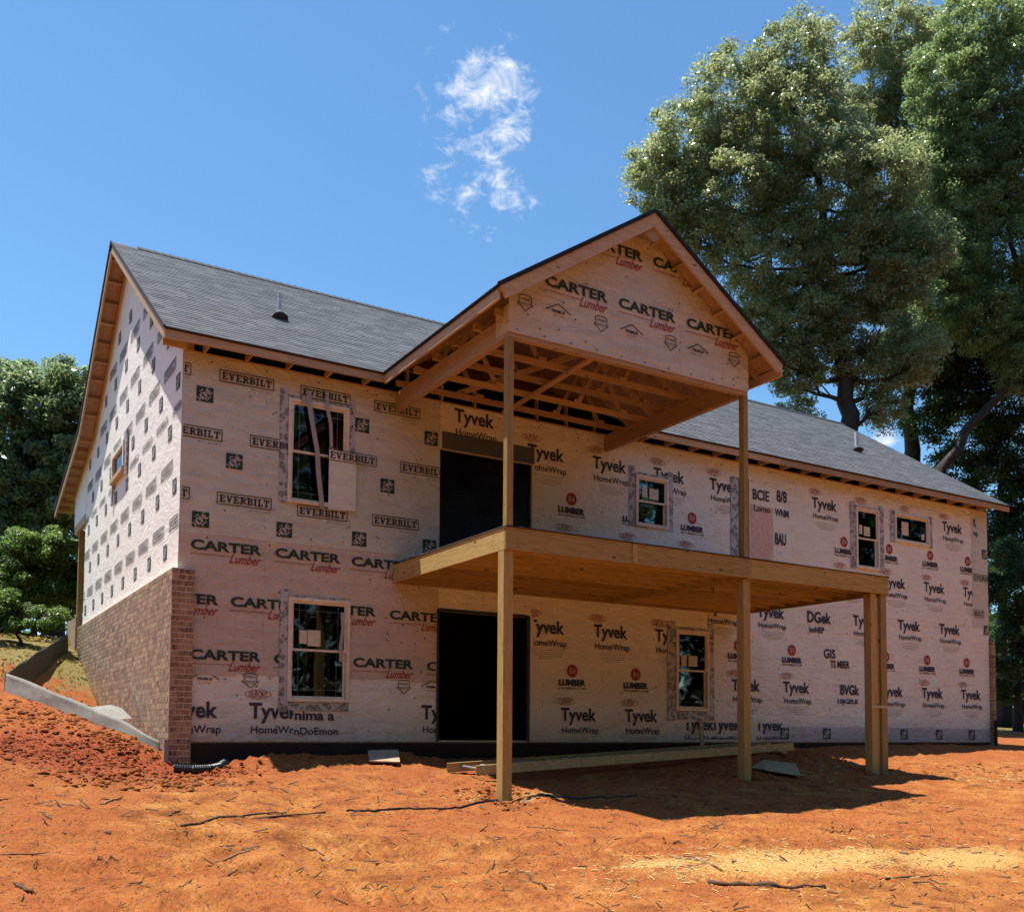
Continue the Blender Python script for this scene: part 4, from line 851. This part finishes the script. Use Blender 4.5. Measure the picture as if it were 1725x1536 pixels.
for bx, by, bz in ((3.33,DY-.003,2.55),(3.33,DY-.003,2.70),(7.50,DY-.003,2.55),(7.50,DY-.003,2.70),(10.37,DY-.003,2.55),(10.37,DY-.003,2.70),(10.61,DY-.003,2.55),(10.61,DY-.003,2.70)):
    MB().tube([(bx,by-.008,bz),(bx,by+.004,bz)], .013, 6).build('bolt', ALU, deck)

# ------------------------------------------------------------------ things on the ground
def gz_(x, y): return float(H(x, y))
# extension ladder
A, B = Vector((3.50,-2.30,gz_(3.5,-2.3)+.13)), Vector((10.55,-1.5,-.06)); lad = empty('ladder', A, 'long tan extension ladder lying on the dirt beneath the deck', 'ladder')
FG = flat('fibreglass_tan', (.42,.32,.14), .5)
dv = (B-A).normalized(); sv = Vector((-.10,.44,.03)); upv = Vector((0,0,1))
for off in (Vector((0,0,0)), sv):
    p, q = A+off-dv*(.12 if off.length else 0), B+off
    r_ = MB(); r_.board(p, q, .13, .006, upv); r_.board(p+upv*.062+sv.normalized()*(.015 if not off.length else -.015), q+upv*.062+sv.normalized()*(.015 if not off.length else -.015), .03, .006, sv); r_.board(p-upv*.062, q-upv*.062, .03, .006, sv); r_.build('rail', FG, lad)
for k in range(23): p = A+dv*(.12+.305*k)+upv*.01; MB().tube([p-sv*.04, p+sv*1.04], .016, 8).build('rung', ALU, lad)
# corrugated drain pipe
pp = [(-.22,-1.05),(.0,-1.12),(.22,-1.10),(.38,-.98),(.47,-.86)]; pts = []
for i in range(60):
    t = i/59*(len(pp)-1); k = min(int(t), len(pp)-2); f_ = t-k; x = pp[k][0]*(1-f_)+pp[k+1][0]*f_; y = pp[k][1]*(1-f_)+pp[k+1][1]*f_; pts.append((x, y, smooth_h(x, y)+.06+.06*(i/59)**2))
MB().tube(pts, [.062 if i % 2 else .054 for i in range(60)], 14, cap=False).build('drain_pipe', BLACK, smooth=False)
tag(bpy.data.objects['drain_pipe'], 'black corrugated drain pipe end at the foot of the brick corner', 'pipe')
dp = MB().tube([Vector(pts[-3]), Vector(pts[-1])+Vector((.002,.002,0))], .05, 14); dp.build('bore_shade_plug', VOID, bpy.data.objects['drain_pipe'])  # near-black plug stands in for the shade inside the pipe
# scrap sheet in the shade
def scrap(name, pts, th, mat, label, cat):
    o = MB(); P = [Vector((x, y, gz_(x, y)+dz)) for x, y, dz in pts]; o.prism(P, (0,0,th)); return tag(o.build(name, mat), label, cat)
scrap('gypsum_scrap', [(8.1,-3.15,.05),(8.75,-3.25,.03),(9.35,-2.62,.09),(8.9,-2.35,.10),(8.35,-2.62,.06)], .015, flat('gypsum', (.36,.28,.17), .9, .05), 'torn pale board scrap lying in the shade between the deck posts', 'scrap')
scrap('plywood_scrap', [(2.25,-1.55,.03),(2.62,-1.75,.05),(2.85,-1.2,.10),(2.45,-1.05,.09)], .018, OSB, 'small plywood offcut half sunk in the clay near the door', 'scrap')
tag(MB().board((9.42,-.36,gz_(9.42,-.36)-.05),(9.66,-.06,.42),.09,.03,(1,0,0)).build('leaning_board', Wz), 'short brown board leaning on the wall under the small lower window', 'board')
tag(MB().board((9.9,-1.9,gz_(9.9,-1.9)+.06),(10.35,-.9,gz_(10.35,-.9)+.10),.09,.03,(1,0,0)).build('offcut_board', Wx), 'flat lumber offcut on the dirt heap behind the right posts', 'board')
# black tube added as a thin shadow line on the clay
cp = [(.95,-3.98),(1.36,-3.92),(2.4,-3.70),(3.1,-3.62),(4.03,-3.62),(5.1,-3.75)]; pts = []
for i in range(80):
    t = i/79*(len(cp)-1); k = min(int(t), len(cp)-2); f_ = t-k; x = cp[k][0]*(1-f_)+cp[k+1][0]*f_; y = cp[k][1]*(1-f_)+cp[k+1][1]*f_+.015*math.sin(i*.4); pts.append((x, y, gz_(x, y)+.012))
tag(MB().tube(pts, .011, 6).build('shadow_line', BLACK), 'thin black tube laid as a shadow line across the clay in front of the left post', 'shadow_line')
# silt fence: two fabric runs meeting at a corner left of the house
def fence(top, bot, mat, name, parent):
    n = 40; V_ = []; T_ = np.array(top); B_ = np.array(bot); m = len(top)
    for i in range(n+1):
        t = i/n*(m-1); k = min(int(t), m-2); f_ = t-k; a = T_[k]*(1-f_)+T_[k+1]*f_; b_ = B_[k]*(1-f_)+B_[k+1]*f_
        for j in range(9):
            s = j/8; p = b_*(1-s)+a*s; w_ = .012*math.sin(i*.5+2*s)*math.sin(s*3.1)+.004*random.uniform(-1,1)*(0 < j < 8); V_.append((p[0]+w_, p[1]+w_*.5, p[2]-.01*math.sin(i*.5)*(j == 8)))
    F_ = [(i*9+j, (i+1)*9+j, (i+1)*9+j+1, i*9+j+1) for i in range(n) for j in range(8)]; o = npmesh(name, V_, F_, mat, parent, smooth=True)
    md = o.modifiers.new('thick', 'SOLIDIFY'); md.thickness = .012; return o
FAB = flat('silt_fabric_grey', (.25,.24,.215), .85, .1); FABD = flat('silt_fabric_shaded', (.04,.045,.04), .7)  # one fabric: near run coloured as sunlit, far run darkened as shaded
sf = empty('silt_fence', (-1.82,4.18,.7), 'low grey silt fence running up the slope beside the brick wall', 'fence')
ntop = [(-.13,.32,-.0),(-.46,1.11,.27),(-.83,2.01,.5),(-1.31,3.08,.79),(-1.82,4.18,1.08)]; nbot = [(-.14,.26,-.3),(-.50,1.01,-.1),(-.86,1.91,.08),(-1.34,2.99,.35),(-1.87,4.1,.60)]
fence(ntop, nbot, FAB, 'fabric', sf)
ftop = [(-1.82,4.18,1.08),(-1.17,6.68,1.60),(-.27,9.58,2.28)]; fbot = [(-1.80,4.2,.55),(-1.15,6.7,.95),(-.25,9.6,1.5)]; fence(ftop, fbot, FABD, 'fabric', sf)
for p in ((-.46,1.13),(-.83,2.04),(-1.31,3.11),(-1.84,4.22),(-1.17,6.72)):
    z = gz_(*p); zt = float(np.interp(p[1], [.3,1.1,2,3.08,4.2,6.7], [0,.27,.5,.79,1.08,1.6]))+.02
    MB().box(p[0]-.012,p[0]+.012,p[1]+.015,p[1]+.04,z-.2,zt).build('stake', flat('stake_pale', (.5,.46,.38)), sf)
MB().add([(-.75,2.45,.50),(-.28,2.5,.50),(-.22,1.9,.33),(-.55,1.8,.30),(-.42,2.7,.55),(-.5,2.2,.47)], [(0,3,5),(3,2,5),(2,1,5),(1,4,5),(4,0,5)]).build('loose_fabric', FAB, sf)

# sticks
STK = wood('weathered_stick', 0, (.13,.07,.035), (.05,.025,.014), 0); STK2 = wood('pale_stick', 0, (.26,.15,.08), (.14,.075,.04), 0)
def stick(name, P, r, label, mat=STK, cat='stick', grp=None):
    pts = []; m = len(P)
    for i in range(12):
        t = i/11*(m-1); k = min(int(t), m-2); f_ = t-k; x = P[k][0]*(1-f_)+P[k+1][0]*f_+random.uniform(-.008,.008); y = P[k][1]*(1-f_)+P[k+1][1]*f_+random.uniform(-.008,.008)
        pts.append((x, y, gz_(x, y)+r*.25+(.012 if i > 8 else 0)))
    o = MB().tube(pts, [r*(.45+.6*random.random())*(1 if i < 8 else .55) for i in range(12)], 7).build(name, mat, smooth=True)
    return tag(o, label, cat, grp)
stick('root', [(-.86,-4.32),(-.5,-4.16),(.07,-4.05),(.7,-4.03)], .022, 'long dark split root lying in the furrow left of the front post', cat='root')
stick('root', [(-.55,-4.10),(-.1,-3.98),(.3,-3.95)], .018, 'shorter root forking off the long dark root in the furrow', cat='root')
for P, r, lb, mt in (([(-1.48,-3.59),(-1.21,-3.26)],.020,'stubby brown stick on the clay mound below the fence',STK2),([(-2.6,-5.06),(-2.06,-5.08)],.013,'straight dark stick at the left edge of the dirt yard',STK),
    ([(-.82,-5.42),(-.59,-5.27),(-.39,-5.22)],.016,'slightly bent brown stick in the foreground dirt left of centre',STK2),([(-1.8,-5.35),(-1.55,-5.38)],.009,'thin short stick by the track marks',STK),([(-.02,-5.3),(.12,-5.55)],.010,'thin diagonal twig in the middle of the dirt yard',STK),
    ([(-.9,-3.97),(-.72,-3.77)],.014,'short dark stick just left of the root',STK),([(-1.95,-3.55),(-1.75,-3.62),(-1.6,-3.78)],.009,'curved pale twig near the left edge below the rubble',STK2),([(2.69,-4.86),(3.01,-5.16)],.009,'thin twig on the dirt in front of the deck shadow',STK),
    ([(1.51,-6.52),(1.37,-6.97),(1.34,-7.23)],.014,'curved branch pointing at the viewer in the lower middle',STK),([(3.12,-6.66),(3.18,-7.02),(3.08,-7.4)],.018,'thick curved stick on the straw coloured patch',STK2),([(2.75,-7.02),(3.08,-7.21)],.009,'straight twig on the straw coloured patch',STK),
    ([(2.61,-7.72),(3.45,-8.2)],.030,'thick dark log at the lower right of the yard',STK),([(5.48,-6.42),(5.88,-6.54)],.014,'dark stick on the dirt right of the straw patch',STK),([(-.01,-6.7),(.24,-6.79)],.008,'short straight twig across the track marks',STK),([(-2.37,-5.78),(-2.28,-6.01)],.022,'stubby root end in the lower left corner',STK),([(4.08,-8.28),(4.79,-8.35)],.012,'long thin stick in the lower right foreground',STK)):
    stick('stick', P, r, lb, mt, 'stick', 'sticks strewn over the clay')
# clods, chips
def scatter(n, fn, sz, name, mat, flat_=1., seed=1):
    rs = np.random.RandomState(seed); ico = [(0,0,1),(.9,0,.3),(.28,.85,.3),(-.72,.53,.3),(-.72,-.53,.3),(.28,-.85,.3),(.72,.53,-.3),(-.28,.85,-.3),(-.9,0,-.3),(-.28,-.85,-.3),(.72,-.53,-.3),(0,0,-1)]
    fi = [(0,1,2),(0,2,3),(0,3,4),(0,4,5),(0,5,1),(1,6,2),(2,7,3),(3,8,4),(4,9,5),(5,10,1),(6,7,2),(7,8,3),(8,9,4),(9,10,5),(10,6,1)]
    ico = np.array(ico); fi = np.array(fi); XY = fn(n, rs); z = H(XY[:,0], XY[:,1]); s = sz(n, rs); V_ = np.empty((n, 12, 3))
    a = rs.uniform(0, 6.28, n); sc = np.stack([s*rs.uniform(.6,1.5,n), s*rs.uniform(.6,1.3,n), s*rs.uniform(.4,.9,n)*flat_], 1)
    P = ico[None]*(1+rs.uniform(-.28,.28,(n,12,1)))*sc[:,None]; ca, sa = np.cos(a)[:,None], np.sin(a)[:,None]
    V_[...,0] = P[...,0]*ca-P[...,1]*sa+XY[:,0:1]; V_[...,1] = P[...,0]*sa+P[...,1]*ca+XY[:,1:2]; V_[...,2] = P[...,2]+z[:,None]+s[:,None]*.15
    F_ = (fi[None]+np.arange(n)[:,None,None]*12).reshape(-1, 3); return stuff(npmesh(name, V_.reshape(-1,3), F_, mat))
def uni(x0,x1,y0,y1): return lambda n, rs: np.stack([rs.uniform(x0,x1,n), rs.uniform(y0,y1,n)], 1)
def gau(L_): return lambda n, rs: np.array([(lambda g: (rs.normal(g[0],g[2]), rs.normal(g[1],g[3])))(L_[rs.randint(len(L_))]) for _ in range(n)])
sc_ = scatter(9000, uni(-3.2,13,-9.4,-.6), lambda n, rs: .004+.010*rs.rand(n)**3, 'clay_crumbs', CLAY, .8, 1); sc_['label'] = 'small crumbs of clay strewn over the whole yard'; sc_['category'] = 'dirt crumbs'
sc_ = scatter(5200, gau([(-1.4,-.4,.7,.6),(-.6,.3,.35,.4),(-1.2,-1.4,.8,.35),(-2.4,-.8,.5,.6),(-.8,-2.3,.6,.3),(-1.5,1.6,.5,.6)]), lambda n, rs: .008+.045*rs.rand(n)**4, 'clay_rubble', CLAY, .8, 2); sc_['label'] = 'broken red clay rubble below the silt fence'; sc_['category'] = 'rubble'
sc_ = scatter(1500, gau([(3.3,-3.35,.35,.3),(7.6,-3.35,.3,.25),(10.5,-3.3,.4,.3),(10.2,-1.7,.9,.45),(13,-3.4,1.2,.6),(.3,-1.3,.3,.15)]), lambda n, rs: .008+.04*rs.rand(n)**3, 'dug_clods', CLAY, .8, 3); sc_['label'] = 'loose dug clods round the post feet and on the dirt heap'; sc_['category'] = 'dirt clods'
def chips(n, fn, name, mat, l0, l1, seed, label):
    rs = np.random.RandomState(seed); XY = fn(n, rs); z = H(XY[:,0], XY[:,1]); a = rs.uniform(0, 6.28, n); l = l0+(l1-l0)*rs.rand(n)**3; w_ = l*rs.uniform(.03,.11,n)+.0015
    d = np.stack([np.cos(a), np.sin(a)], 1); p = np.stack([-np.sin(a), np.cos(a)], 1)
    e0 = XY-d*l[:,None]/2; e1 = XY+d*l[:,None]/2; z0 = H(e0[:,0],e0[:,1])-.001; z1 = H(e1[:,0],e1[:,1])-.001+rs.rand(n)**2*l*.45; V_ = []
    for e, zz in ((e0,z0),(e1,z1)):
        V_ += [np.c_[e-p*w_[:,None]/2, zz], np.c_[e+p*w_[:,None]/2, zz], np.c_[e, zz+w_*.8+.003]]
    V_ = np.stack(V_, 1).reshape(-1,3); k = np.arange(n)[:,None]*6; F_ = np.concatenate([k+np.array(f) for f in ((0,3,5,2),(1,2,5,4),(0,1,4,3))]); o = stuff(npmesh(name, V_, F_, mat)); o['label'] = label; o['category'] = 'wood debris'; return o
chips(2600, uni(-3,9,-9.2,-2.2), 'wood_chips', STK, .006,.13, 5, 'dark twigs and wood chips scattered over the clay')
chips(1300, uni(-3,9,-9.2,-2.2), 'pale_chips', STK2, .008,.06, 6, 'pale splinters scattered over the clay')
chips(4200, gau([(3.4,-3.5,.3,.12),(9.5,-2.6,.9,.5),(4.0,-7.3,1.3,.4),(4.6,-7.6,1.3,.45),(3.4,-7.0,.9,.3),(13,-4,1.5,.5)]), 'straw_litter', flat('straw', (.54,.40,.16)), .008,.075, 7, 'straw and pale litter by the post foot and on the yellow patch')

# ------------------------------------------------------------------ vegetation
def leafmat(name, cols, gloss=.38):
    m, t, b = newmat(name); g = nd('ShaderNodeNewGeometry', t); c = ramp(t, g.outputs['Random Per Island'], [(i/(len(cols)-1), c) for i, c in enumerate(cols)])
    v = obco(t); n = noise(t, v, .45, 3); c = mixc(t, ramp(t, n, [(.4, (0,0,0)), (.65, (.5,.5,.5))]), c, cols[0])
    t.links.new(c, b.inputs['Base Color']); b.inputs['Roughness'].default_value = gloss; b.inputs['Specular IOR Level'].default_value = .6
    tl = nd('ShaderNodeBsdfTranslucent', t); bc = mixc(t, 1.0, c, (2.5,2.5,2.1), 'MULTIPLY'); t.links.new(bc, tl.inputs[0]); ad = nd('ShaderNodeMixShader', t); ad.inputs[0].default_value = .5
    t.links.new(b.outputs[0], ad.inputs[1]); t.links.new(tl.outputs[0], ad.inputs[2]); t.links.new(ad.outputs[0], t.nodes['Material Output'].inputs['Surface']); return m
LF_A = leafmat('oak_leaves', [(.10,.130,.062),(.150,.180,.088),(.205,.225,.115),(.31,.31,.19)], .27)
LF_C = leafmat('green_leaves', [(.075,.115,.052),(.115,.165,.072),(.165,.215,.095),(.24,.28,.135)], .28)
LF_D = leafmat('shaded_leaves', [(.020,.040,.014),(.032,.060,.020),(.046,.080,.026),(.065,.10,.034)], .45)  # leaf colour darkened for the shade under the canopy
LF_L = leafmat('magnolia_leaves', [(.075,.110,.055),(.115,.155,.078),(.16,.20,.105),(.23,.26,.15)], .25)
LF_N = leafmat('bush_leaves', [(.045,.080,.018),(.070,.115,.026),(.10,.155,.036),(.15,.20,.05)], .4)
BARK = wood('bark', 2, (.042,.034,.027), (.018,.014,.012), 0)
def leaves(P, Nrm, size, rs):
    n = len(P); a = rs.normal(size=(n,3)); a -= (a*Nrm).sum(1, keepdims=True)*Nrm; a /= np.linalg.norm(a, axis=1, keepdims=True)+1e-9; b_ = np.cross(Nrm, a)
    L_ = size*rs.uniform(.6,1.3,n)[:,None]; W_ = L_*.42; fold = Nrm*L_*.12
    V_ = np.stack([P-a*L_*.5, P+b_*W_*.5+fold, P+a*L_*.5, P-b_*W_*.5+fold], 1).reshape(-1,3); k = np.arange(n)[:,None]*4; return V_, (k+np.array([0,1,2,3]))
def tree(name, label, cat, trunk, blobs_, nleaf, lsize, mat, r0, seed, group=None, dens=1.0, nper=26, csize=.55, hollow=.55):
    rs = np.random.RandomState(seed); base = trunk[0]; t_ = empty(name, base, label, cat, group); tb = MB(); m = len(trunk)
    sub = []
    for i in range(m-1):
        for j in range(4): f_ = j/4; sub.append(Vector(trunk[i])*(1-f_)+Vector(trunk[i+1])*f_+Vector(rs.normal(0,.06,3))*(i+j > 0))
    sub.append(Vector(trunk[-1])); nn = len(sub); rad = [r0*(1-.78*i/(nn-1))*(1+.5*math.exp(-i*1.2)) for i in range(nn)]
    tb.tube([sub[0]-Vector((0,0,1.2))]+sub, [rad[0]*1.2]+rad, 12); CC = []
    for (bx, by, bz, rx, rz) in blobs_:
        c = Vector((bx, by, bz)); cand = [i for i in range(nn) if sub[i].z < bz-.25*abs(bz-base[2])*.3] or [0]
        k = min(cand, key=lambda i: (sub[i]-c).length+abs(sub[i].z-(bz-1.2))*.4); p = sub[k]; q = c-Vector((0,0,rz*.35)); mid = (p+q)/2+Vector((0,0,-.1*(p-q).length))+Vector(rs.normal(0,.2,3))
        rr = max(.04, rad[k]*.42); L_ = [p, p*.55+mid*.45+Vector(rs.normal(0,.1,3)), mid, mid*.5+q*.5+Vector(rs.normal(0,.15,3)), q, c+Vector((0,0,rz*.4))]; tb.tube(L_, [rr, rr*.8, rr*.62, rr*.45, rr*.3, rr*.12], 7)
        nc = max(8, int(nper*(rx*rz)*dens)); d = rs.normal(size=(nc,3)); d /= np.linalg.norm(d, axis=1, keepdims=True); rad_ = (hollow+(1.08-hollow)*rs.rand(nc)**.6)[:,None]
        ry = (rx+rz)/2*.95; pc = np.array([bx,by,bz])+d*rad_*np.array([rx,ry,rz])
        for w_ in pc[:: max(1, nc//12)]:
            w_ = Vector(w_); s_ = random.choice(L_[2:]); mm = (s_+w_)/2+Vector(rs.normal(0,.12,3)); tb.tube([s_, mm, w_], [rr*.28, rr*.17, .012], 5, cap=False)
        CC.append(pc)
    tb.build('trunk', BARK, t_, smooth=True)
    CC = np.concatenate(CC); w_ = rs.uniform(.4,1.6,len(CC)); w_ /= w_.sum(); ci = rs.choice(len(CC), nleaf, p=w_)
    cs_ = csize*rs.uniform(.6,1.35,len(CC)); o = rs.normal(size=(nleaf,3)); o /= np.linalg.norm(o, axis=1, keepdims=True); o *= (rs.rand(nleaf)**.5)[:,None]
    o[:,2] *= .62; P = CC[ci]+o*cs_[ci][:,None]; N_ = o*np.array([.6,.6,1.2])+np.array([0,0,.55])+rs.normal(0,.55,(nleaf,3)); N_ /= np.linalg.norm(N_, axis=1, keepdims=True)
    V_, F_ = leaves(P, N_, lsize, rs); cr = npmesh('crown', V_, F_, mat, t_); return t_
TR = {'A':[(24.39, 10.56, 25.19, 1.67, 1.56), (22.51, 11.74, 23.83, 1.78, 1.78), (21.03, 12.71, 22.26, 1.56, 1.56), (20.11, 13.33, 20.92, 1.23, 1.34), (24.28, 10.78, 22.52, 2.45, 2.23), (22.44, 12.0, 20.27, 2.45, 2.0), (25.7, 10.08, 20.3, 2.67, 2.45), (27.41, 9.04, 20.99, 1.56, 1.56), (23.86, 11.31, 17.84, 2.23, 1.67), (26.37, 9.85, 17.64, 2.0, 1.56), (27.67, 9.02, 18.76, 1.34, 1.34), (24.9, 10.84, 15.62, 1.67, 1.34), (21.53, 12.63, 18.71, 1.34, 1.11), (24.87, 10.99, 13.4, 0.89, 0.89), (27.41, 9.39, 15.2, 1.11, 1.0), (23.73, 11.5, 16.06, 1.11, 1.0), (26.67, 9.89, 14.08, 0.89, 0.78), (27.46, 9.46, 13.42, 0.78, 0.78), (25.32, 10.66, 14.51, 1.11, 0.89), (20.54, 13.16, 19.59, 1.0, 1.0), (27.73, 9.09, 16.98, 1.56, 1.34), (28.55, 8.53, 18.33, 1.34, 1.34), (24.82, 11.1, 12.06, 0.78, 0.67), (23.99, 11.47, 14.06, 1.0, 0.89), (27.69, 9.39, 12.31, 0.78, 0.78), (28.59, 8.75, 14.32, 1.11, 1.11), (26.03, 10.14, 16.08, 1.34, 1.0)],
 'At':[(26.63, 10.11, 10.74), (26.41, 10.08, 13.41), (26.01, 10.18, 15.63), (25.74, 10.21, 17.86), (25.41, 10.25, 20.3), (24.65, 10.53, 23.19)],
 'B':[(33.34, 13.06, 31.41, 2.0, 1.46), (32.71, 13.54, 29.54, 1.73, 1.6), (34.76, 12.3, 30.09, 1.46, 2.0), (33.92, 12.94, 27.69, 1.6, 1.33), (32.32, 13.9, 27.41, 1.33, 1.33), (35.31, 12.57, 20.26, 2.13, 1.86), (35.68, 12.19, 22.93, 1.6, 1.6), (35.38, 12.24, 25.05, 1.6, 1.6), (34.86, 12.43, 26.9, 1.6, 1.6), (34.46, 13.2, 18.13, 1.6, 1.33)],
 'Bt':[(34.71, 13.42, 12.02), (34.55, 13.31, 15.47), (35.15, 12.79, 18.14), (34.57, 12.91, 21.85), (33.99, 13.03, 25.57), (33.5, 13.06, 29.82)],
 'C':[(33.28, 8.61, 28.77, 2.05, 1.69), (32.1, 9.43, 26.59, 1.69, 1.81), (34.19, 8.22, 26.37, 1.93, 2.17), (32.8, 9.15, 24.43, 2.05, 1.81), (31.39, 10.07, 22.97, 1.45, 1.21), (34.51, 8.23, 23.0, 1.93, 1.93), (33.09, 9.14, 21.78, 1.93, 1.45), (34.41, 8.49, 19.62, 1.93, 1.69), (32.55, 9.6, 19.37, 1.69, 1.33), (34.08, 8.84, 16.97, 1.93, 1.45), (35.6, 8.07, 15.06, 1.69, 1.45), (32.4, 9.8, 17.44, 1.45, 1.21), (35.93, 7.34, 23.98, 1.93, 2.9), (36.34, 7.46, 17.95, 1.93, 2.41)],
 'Ct':[(31.48, 10.94, 7.55), (32.3, 10.25, 10.93), (33.39, 9.5, 12.82), (34.48, 8.77, 14.32), (34.96, 8.33, 16.98), (34.36, 8.43, 21.07), (33.5, 8.69, 25.16)],
 'D':[(35.97, 11.43, 13.58, 1.82, 1.56), (37.5, 10.46, 14.63, 1.82, 1.3), (38.47, 10.02, 12.56, 2.08, 2.08), (37.4, 10.74, 11.0, 1.82, 1.56), (34.38, 12.33, 14.09, 1.04, 1.04), (35.58, 11.76, 11.76, 1.04, 1.04), (37.71, 10.71, 8.4, 1.56, 1.56), (39.02, 9.88, 9.45, 1.82, 2.08), (34.31, 12.24, 16.16, 1.3, 1.04), (34.97, 11.82, 16.69, 1.56, 1.3), (36.28, 10.99, 17.74, 1.56, 1.3), (37.85, 10.07, 17.75, 1.56, 1.56), (35.47, 11.62, 15.13, 1.3, 1.17), (32.96, 13.02, 16.41, 1.04, 0.91), (36.11, 11.19, 16.18, 1.3, 1.3), (37.43, 10.38, 16.71, 1.56, 1.3), (36.57, 11.35, 8.91, 0.78, 1.04)],
 'Dt':[(37.72, 11.14, 1.14), (37.55, 10.93, 6.33), (37.31, 10.84, 10.22), (37.55, 10.52, 13.08)],
 'E':[(32.14, 7.19, 5.45, 1.11, 1.34), (33.14, 6.67, 4.35, 1.34, 1.78), (32.04, 7.41, 2.78, 1.11, 1.34), (31.72, 7.37, 6.56, 0.67, 0.89)],
 'Et':[(32.39, 7.33, 0.78), (32.33, 7.24, 2.78), (32.25, 7.15, 5.01)],
 'L':[(0.91, 21.67, 11.8, 1.02, 0.92), (-0.03, 22.27, 11.08, 1.23, 1.23), (1.23, 21.58, 10.27, 1.23, 1.43), (-0.71, 22.72, 10.26, 1.23, 1.23), (0.21, 22.25, 9.04, 1.43, 1.43), (1.29, 21.66, 8.23, 1.02, 1.23), (-0.82, 22.91, 8.22, 1.23, 1.43), (-0.42, 22.76, 6.79, 1.23, 1.23), (0.73, 22.09, 6.7, 0.92, 1.12), (0.16, 22.51, 5.37, 1.23, 1.23), (-0.7, 23.05, 4.75, 1.02, 1.02), (1.06, 22.01, 4.76, 0.71, 1.02)],
 'Lt':[(0.74, 22.27, 3.54), (0.55, 22.19, 6.8), (0.37, 22.12, 9.65)],
 'M':[(0.17, 32.35, 15.34, 0.91, 0.78), (-1.05, 33.08, 15.07, 1.56, 1.04), (-1.91, 33.66, 13.77, 1.82, 1.82)],
 'Mt':[(-0.03, 33.12, 4.44), (-0.1, 32.84, 9.89), (-0.11, 32.61, 13.78)],
 'N':[(-1.1, 12.84, 4.54, 0.74, 0.59), (-0.34, 12.39, 4.55, 0.67, 0.59), (-0.7, 12.65, 3.81, 0.82, 0.67), (-1.33, 13.03, 3.65, 0.74, 0.67), (0.02, 12.25, 3.52, 0.45, 0.67)],
 'Nt':[(-0.65, 12.71, 2.32), (-0.68, 12.67, 3.36), (-0.71, 12.64, 4.1)],
 'O':[(-1.29, 9.59, 2.64, 0.58, 0.32), (-0.73, 9.26, 2.58, 0.39, 0.26), (-1.86, 9.91, 2.7, 0.65, 0.52)],
 'Ot':[(-1.22, 9.58, 1.99), (-1.23, 9.56, 2.44)],}
tree('oak_tree', 'tall broad oak with speckled olive foliage standing behind the porch gable', 'tree', TR['At'], TR['A'], 300000, .135, LF_A, .34, 1, hollow=.45, nper=62, csize=.40)
tree('oak_tree', 'slender tall oak seen in the gap between the broad oak and the green tree', 'tree', TR['Bt'], TR['B'], 90000, .15, LF_A, .30, 2, nper=50, csize=.42)
tree('hardwood_tree', 'tall bright green hardwood at the right edge above the roof', 'tree', TR['Ct'], TR['C'], 270000, .135, LF_C, .24, 3, hollow=.45, nper=62, csize=.42)
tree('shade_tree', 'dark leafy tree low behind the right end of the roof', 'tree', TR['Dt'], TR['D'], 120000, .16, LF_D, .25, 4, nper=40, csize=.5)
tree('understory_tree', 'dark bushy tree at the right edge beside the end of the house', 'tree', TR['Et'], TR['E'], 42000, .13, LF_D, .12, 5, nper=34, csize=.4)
tree('magnolia_tree', 'large dark magnolia massed behind the left side of the house', 'tree', TR['Lt'], TR['L'], 90000, .20, LF_L, .25, 6, nper=26, csize=.5)
tree('background_tree', 'distant rounded tree showing over the magnolia at the left edge', 'tree', TR['Mt'], TR['M'], 30000, .17, LF_C, .2, 7)
tree('bush', 'tall bright green bush beyond the front porch post', 'bush', TR['Nt'], TR['N'], 42000, .10, LF_N, .06, 8, nper=60, csize=.3)
tree('bush', 'low green bush at the left edge on the slope above the silt fence', 'bush', TR['Ot'], TR['O'], 14000, .08, LF_N, .04, 9, nper=80, csize=.2)
# far woods as one mass
rs = np.random.RandomState(31); n = 80000; ang = rs.uniform(-3.14, 3.14, n); back = np.clip((np.abs(ang-.4)-1.3)*3, 0, 1); back = np.where(ang < -1.3, 1.0, back); back = np.where((ang > 1.5) | (ang < -1.2), 1.0, 0.0)
r = rs.uniform(48, 62, n)-back*rs.uniform(14, 22, n); x = 5+np.sin(ang)*r; y = -5+np.cos(ang)*r
hh = 6.0+2.5*fbm(ang*9, ang*0, 3, 4)+back*(11+3*fbm(ang*14, ang*0, 3, 8)); P = np.stack([x, y, .5+hh*rs.rand(n)**.8], 1); N_ = rs.normal(size=(n,3))+np.array([0,0,.8]); N_ /= np.linalg.norm(N_, axis=1, keepdims=True); V_, F_ = leaves(P, N_, 1.1, rs)
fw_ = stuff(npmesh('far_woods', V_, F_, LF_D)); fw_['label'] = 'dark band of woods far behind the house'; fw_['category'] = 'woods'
# ground cover on the slope left of the house
rs = np.random.RandomState(33); n = 20000; x = rs.uniform(-9, .0, n); y = rs.uniform(5.5, 20, n); k = (vnoise(x*.9, y*.9, 3) > .42) & ((x < -1.9) | (y > 9.6) | (rs.rand(n) < .25)); x, y = x[k], y[k]; P = np.stack([x, y, H(x, y)+.02+.10*rs.rand(len(x))], 1)
N_ = rs.normal(size=P.shape)+np.array([0,0,.5]); N_ /= np.linalg.norm(N_, axis=1, keepdims=True); V_, F_ = leaves(P, N_, .11, rs)
gc = stuff(npmesh('weeds', V_, F_, leafmat('weed_leaves', [(.16,.095,.04),(.20,.14,.05),(.10,.11,.03),(.06,.075,.022)], .6))); gc['label'] = 'yellow green weeds and leaf litter on the slope left of the house'; gc['category'] = 'weeds'
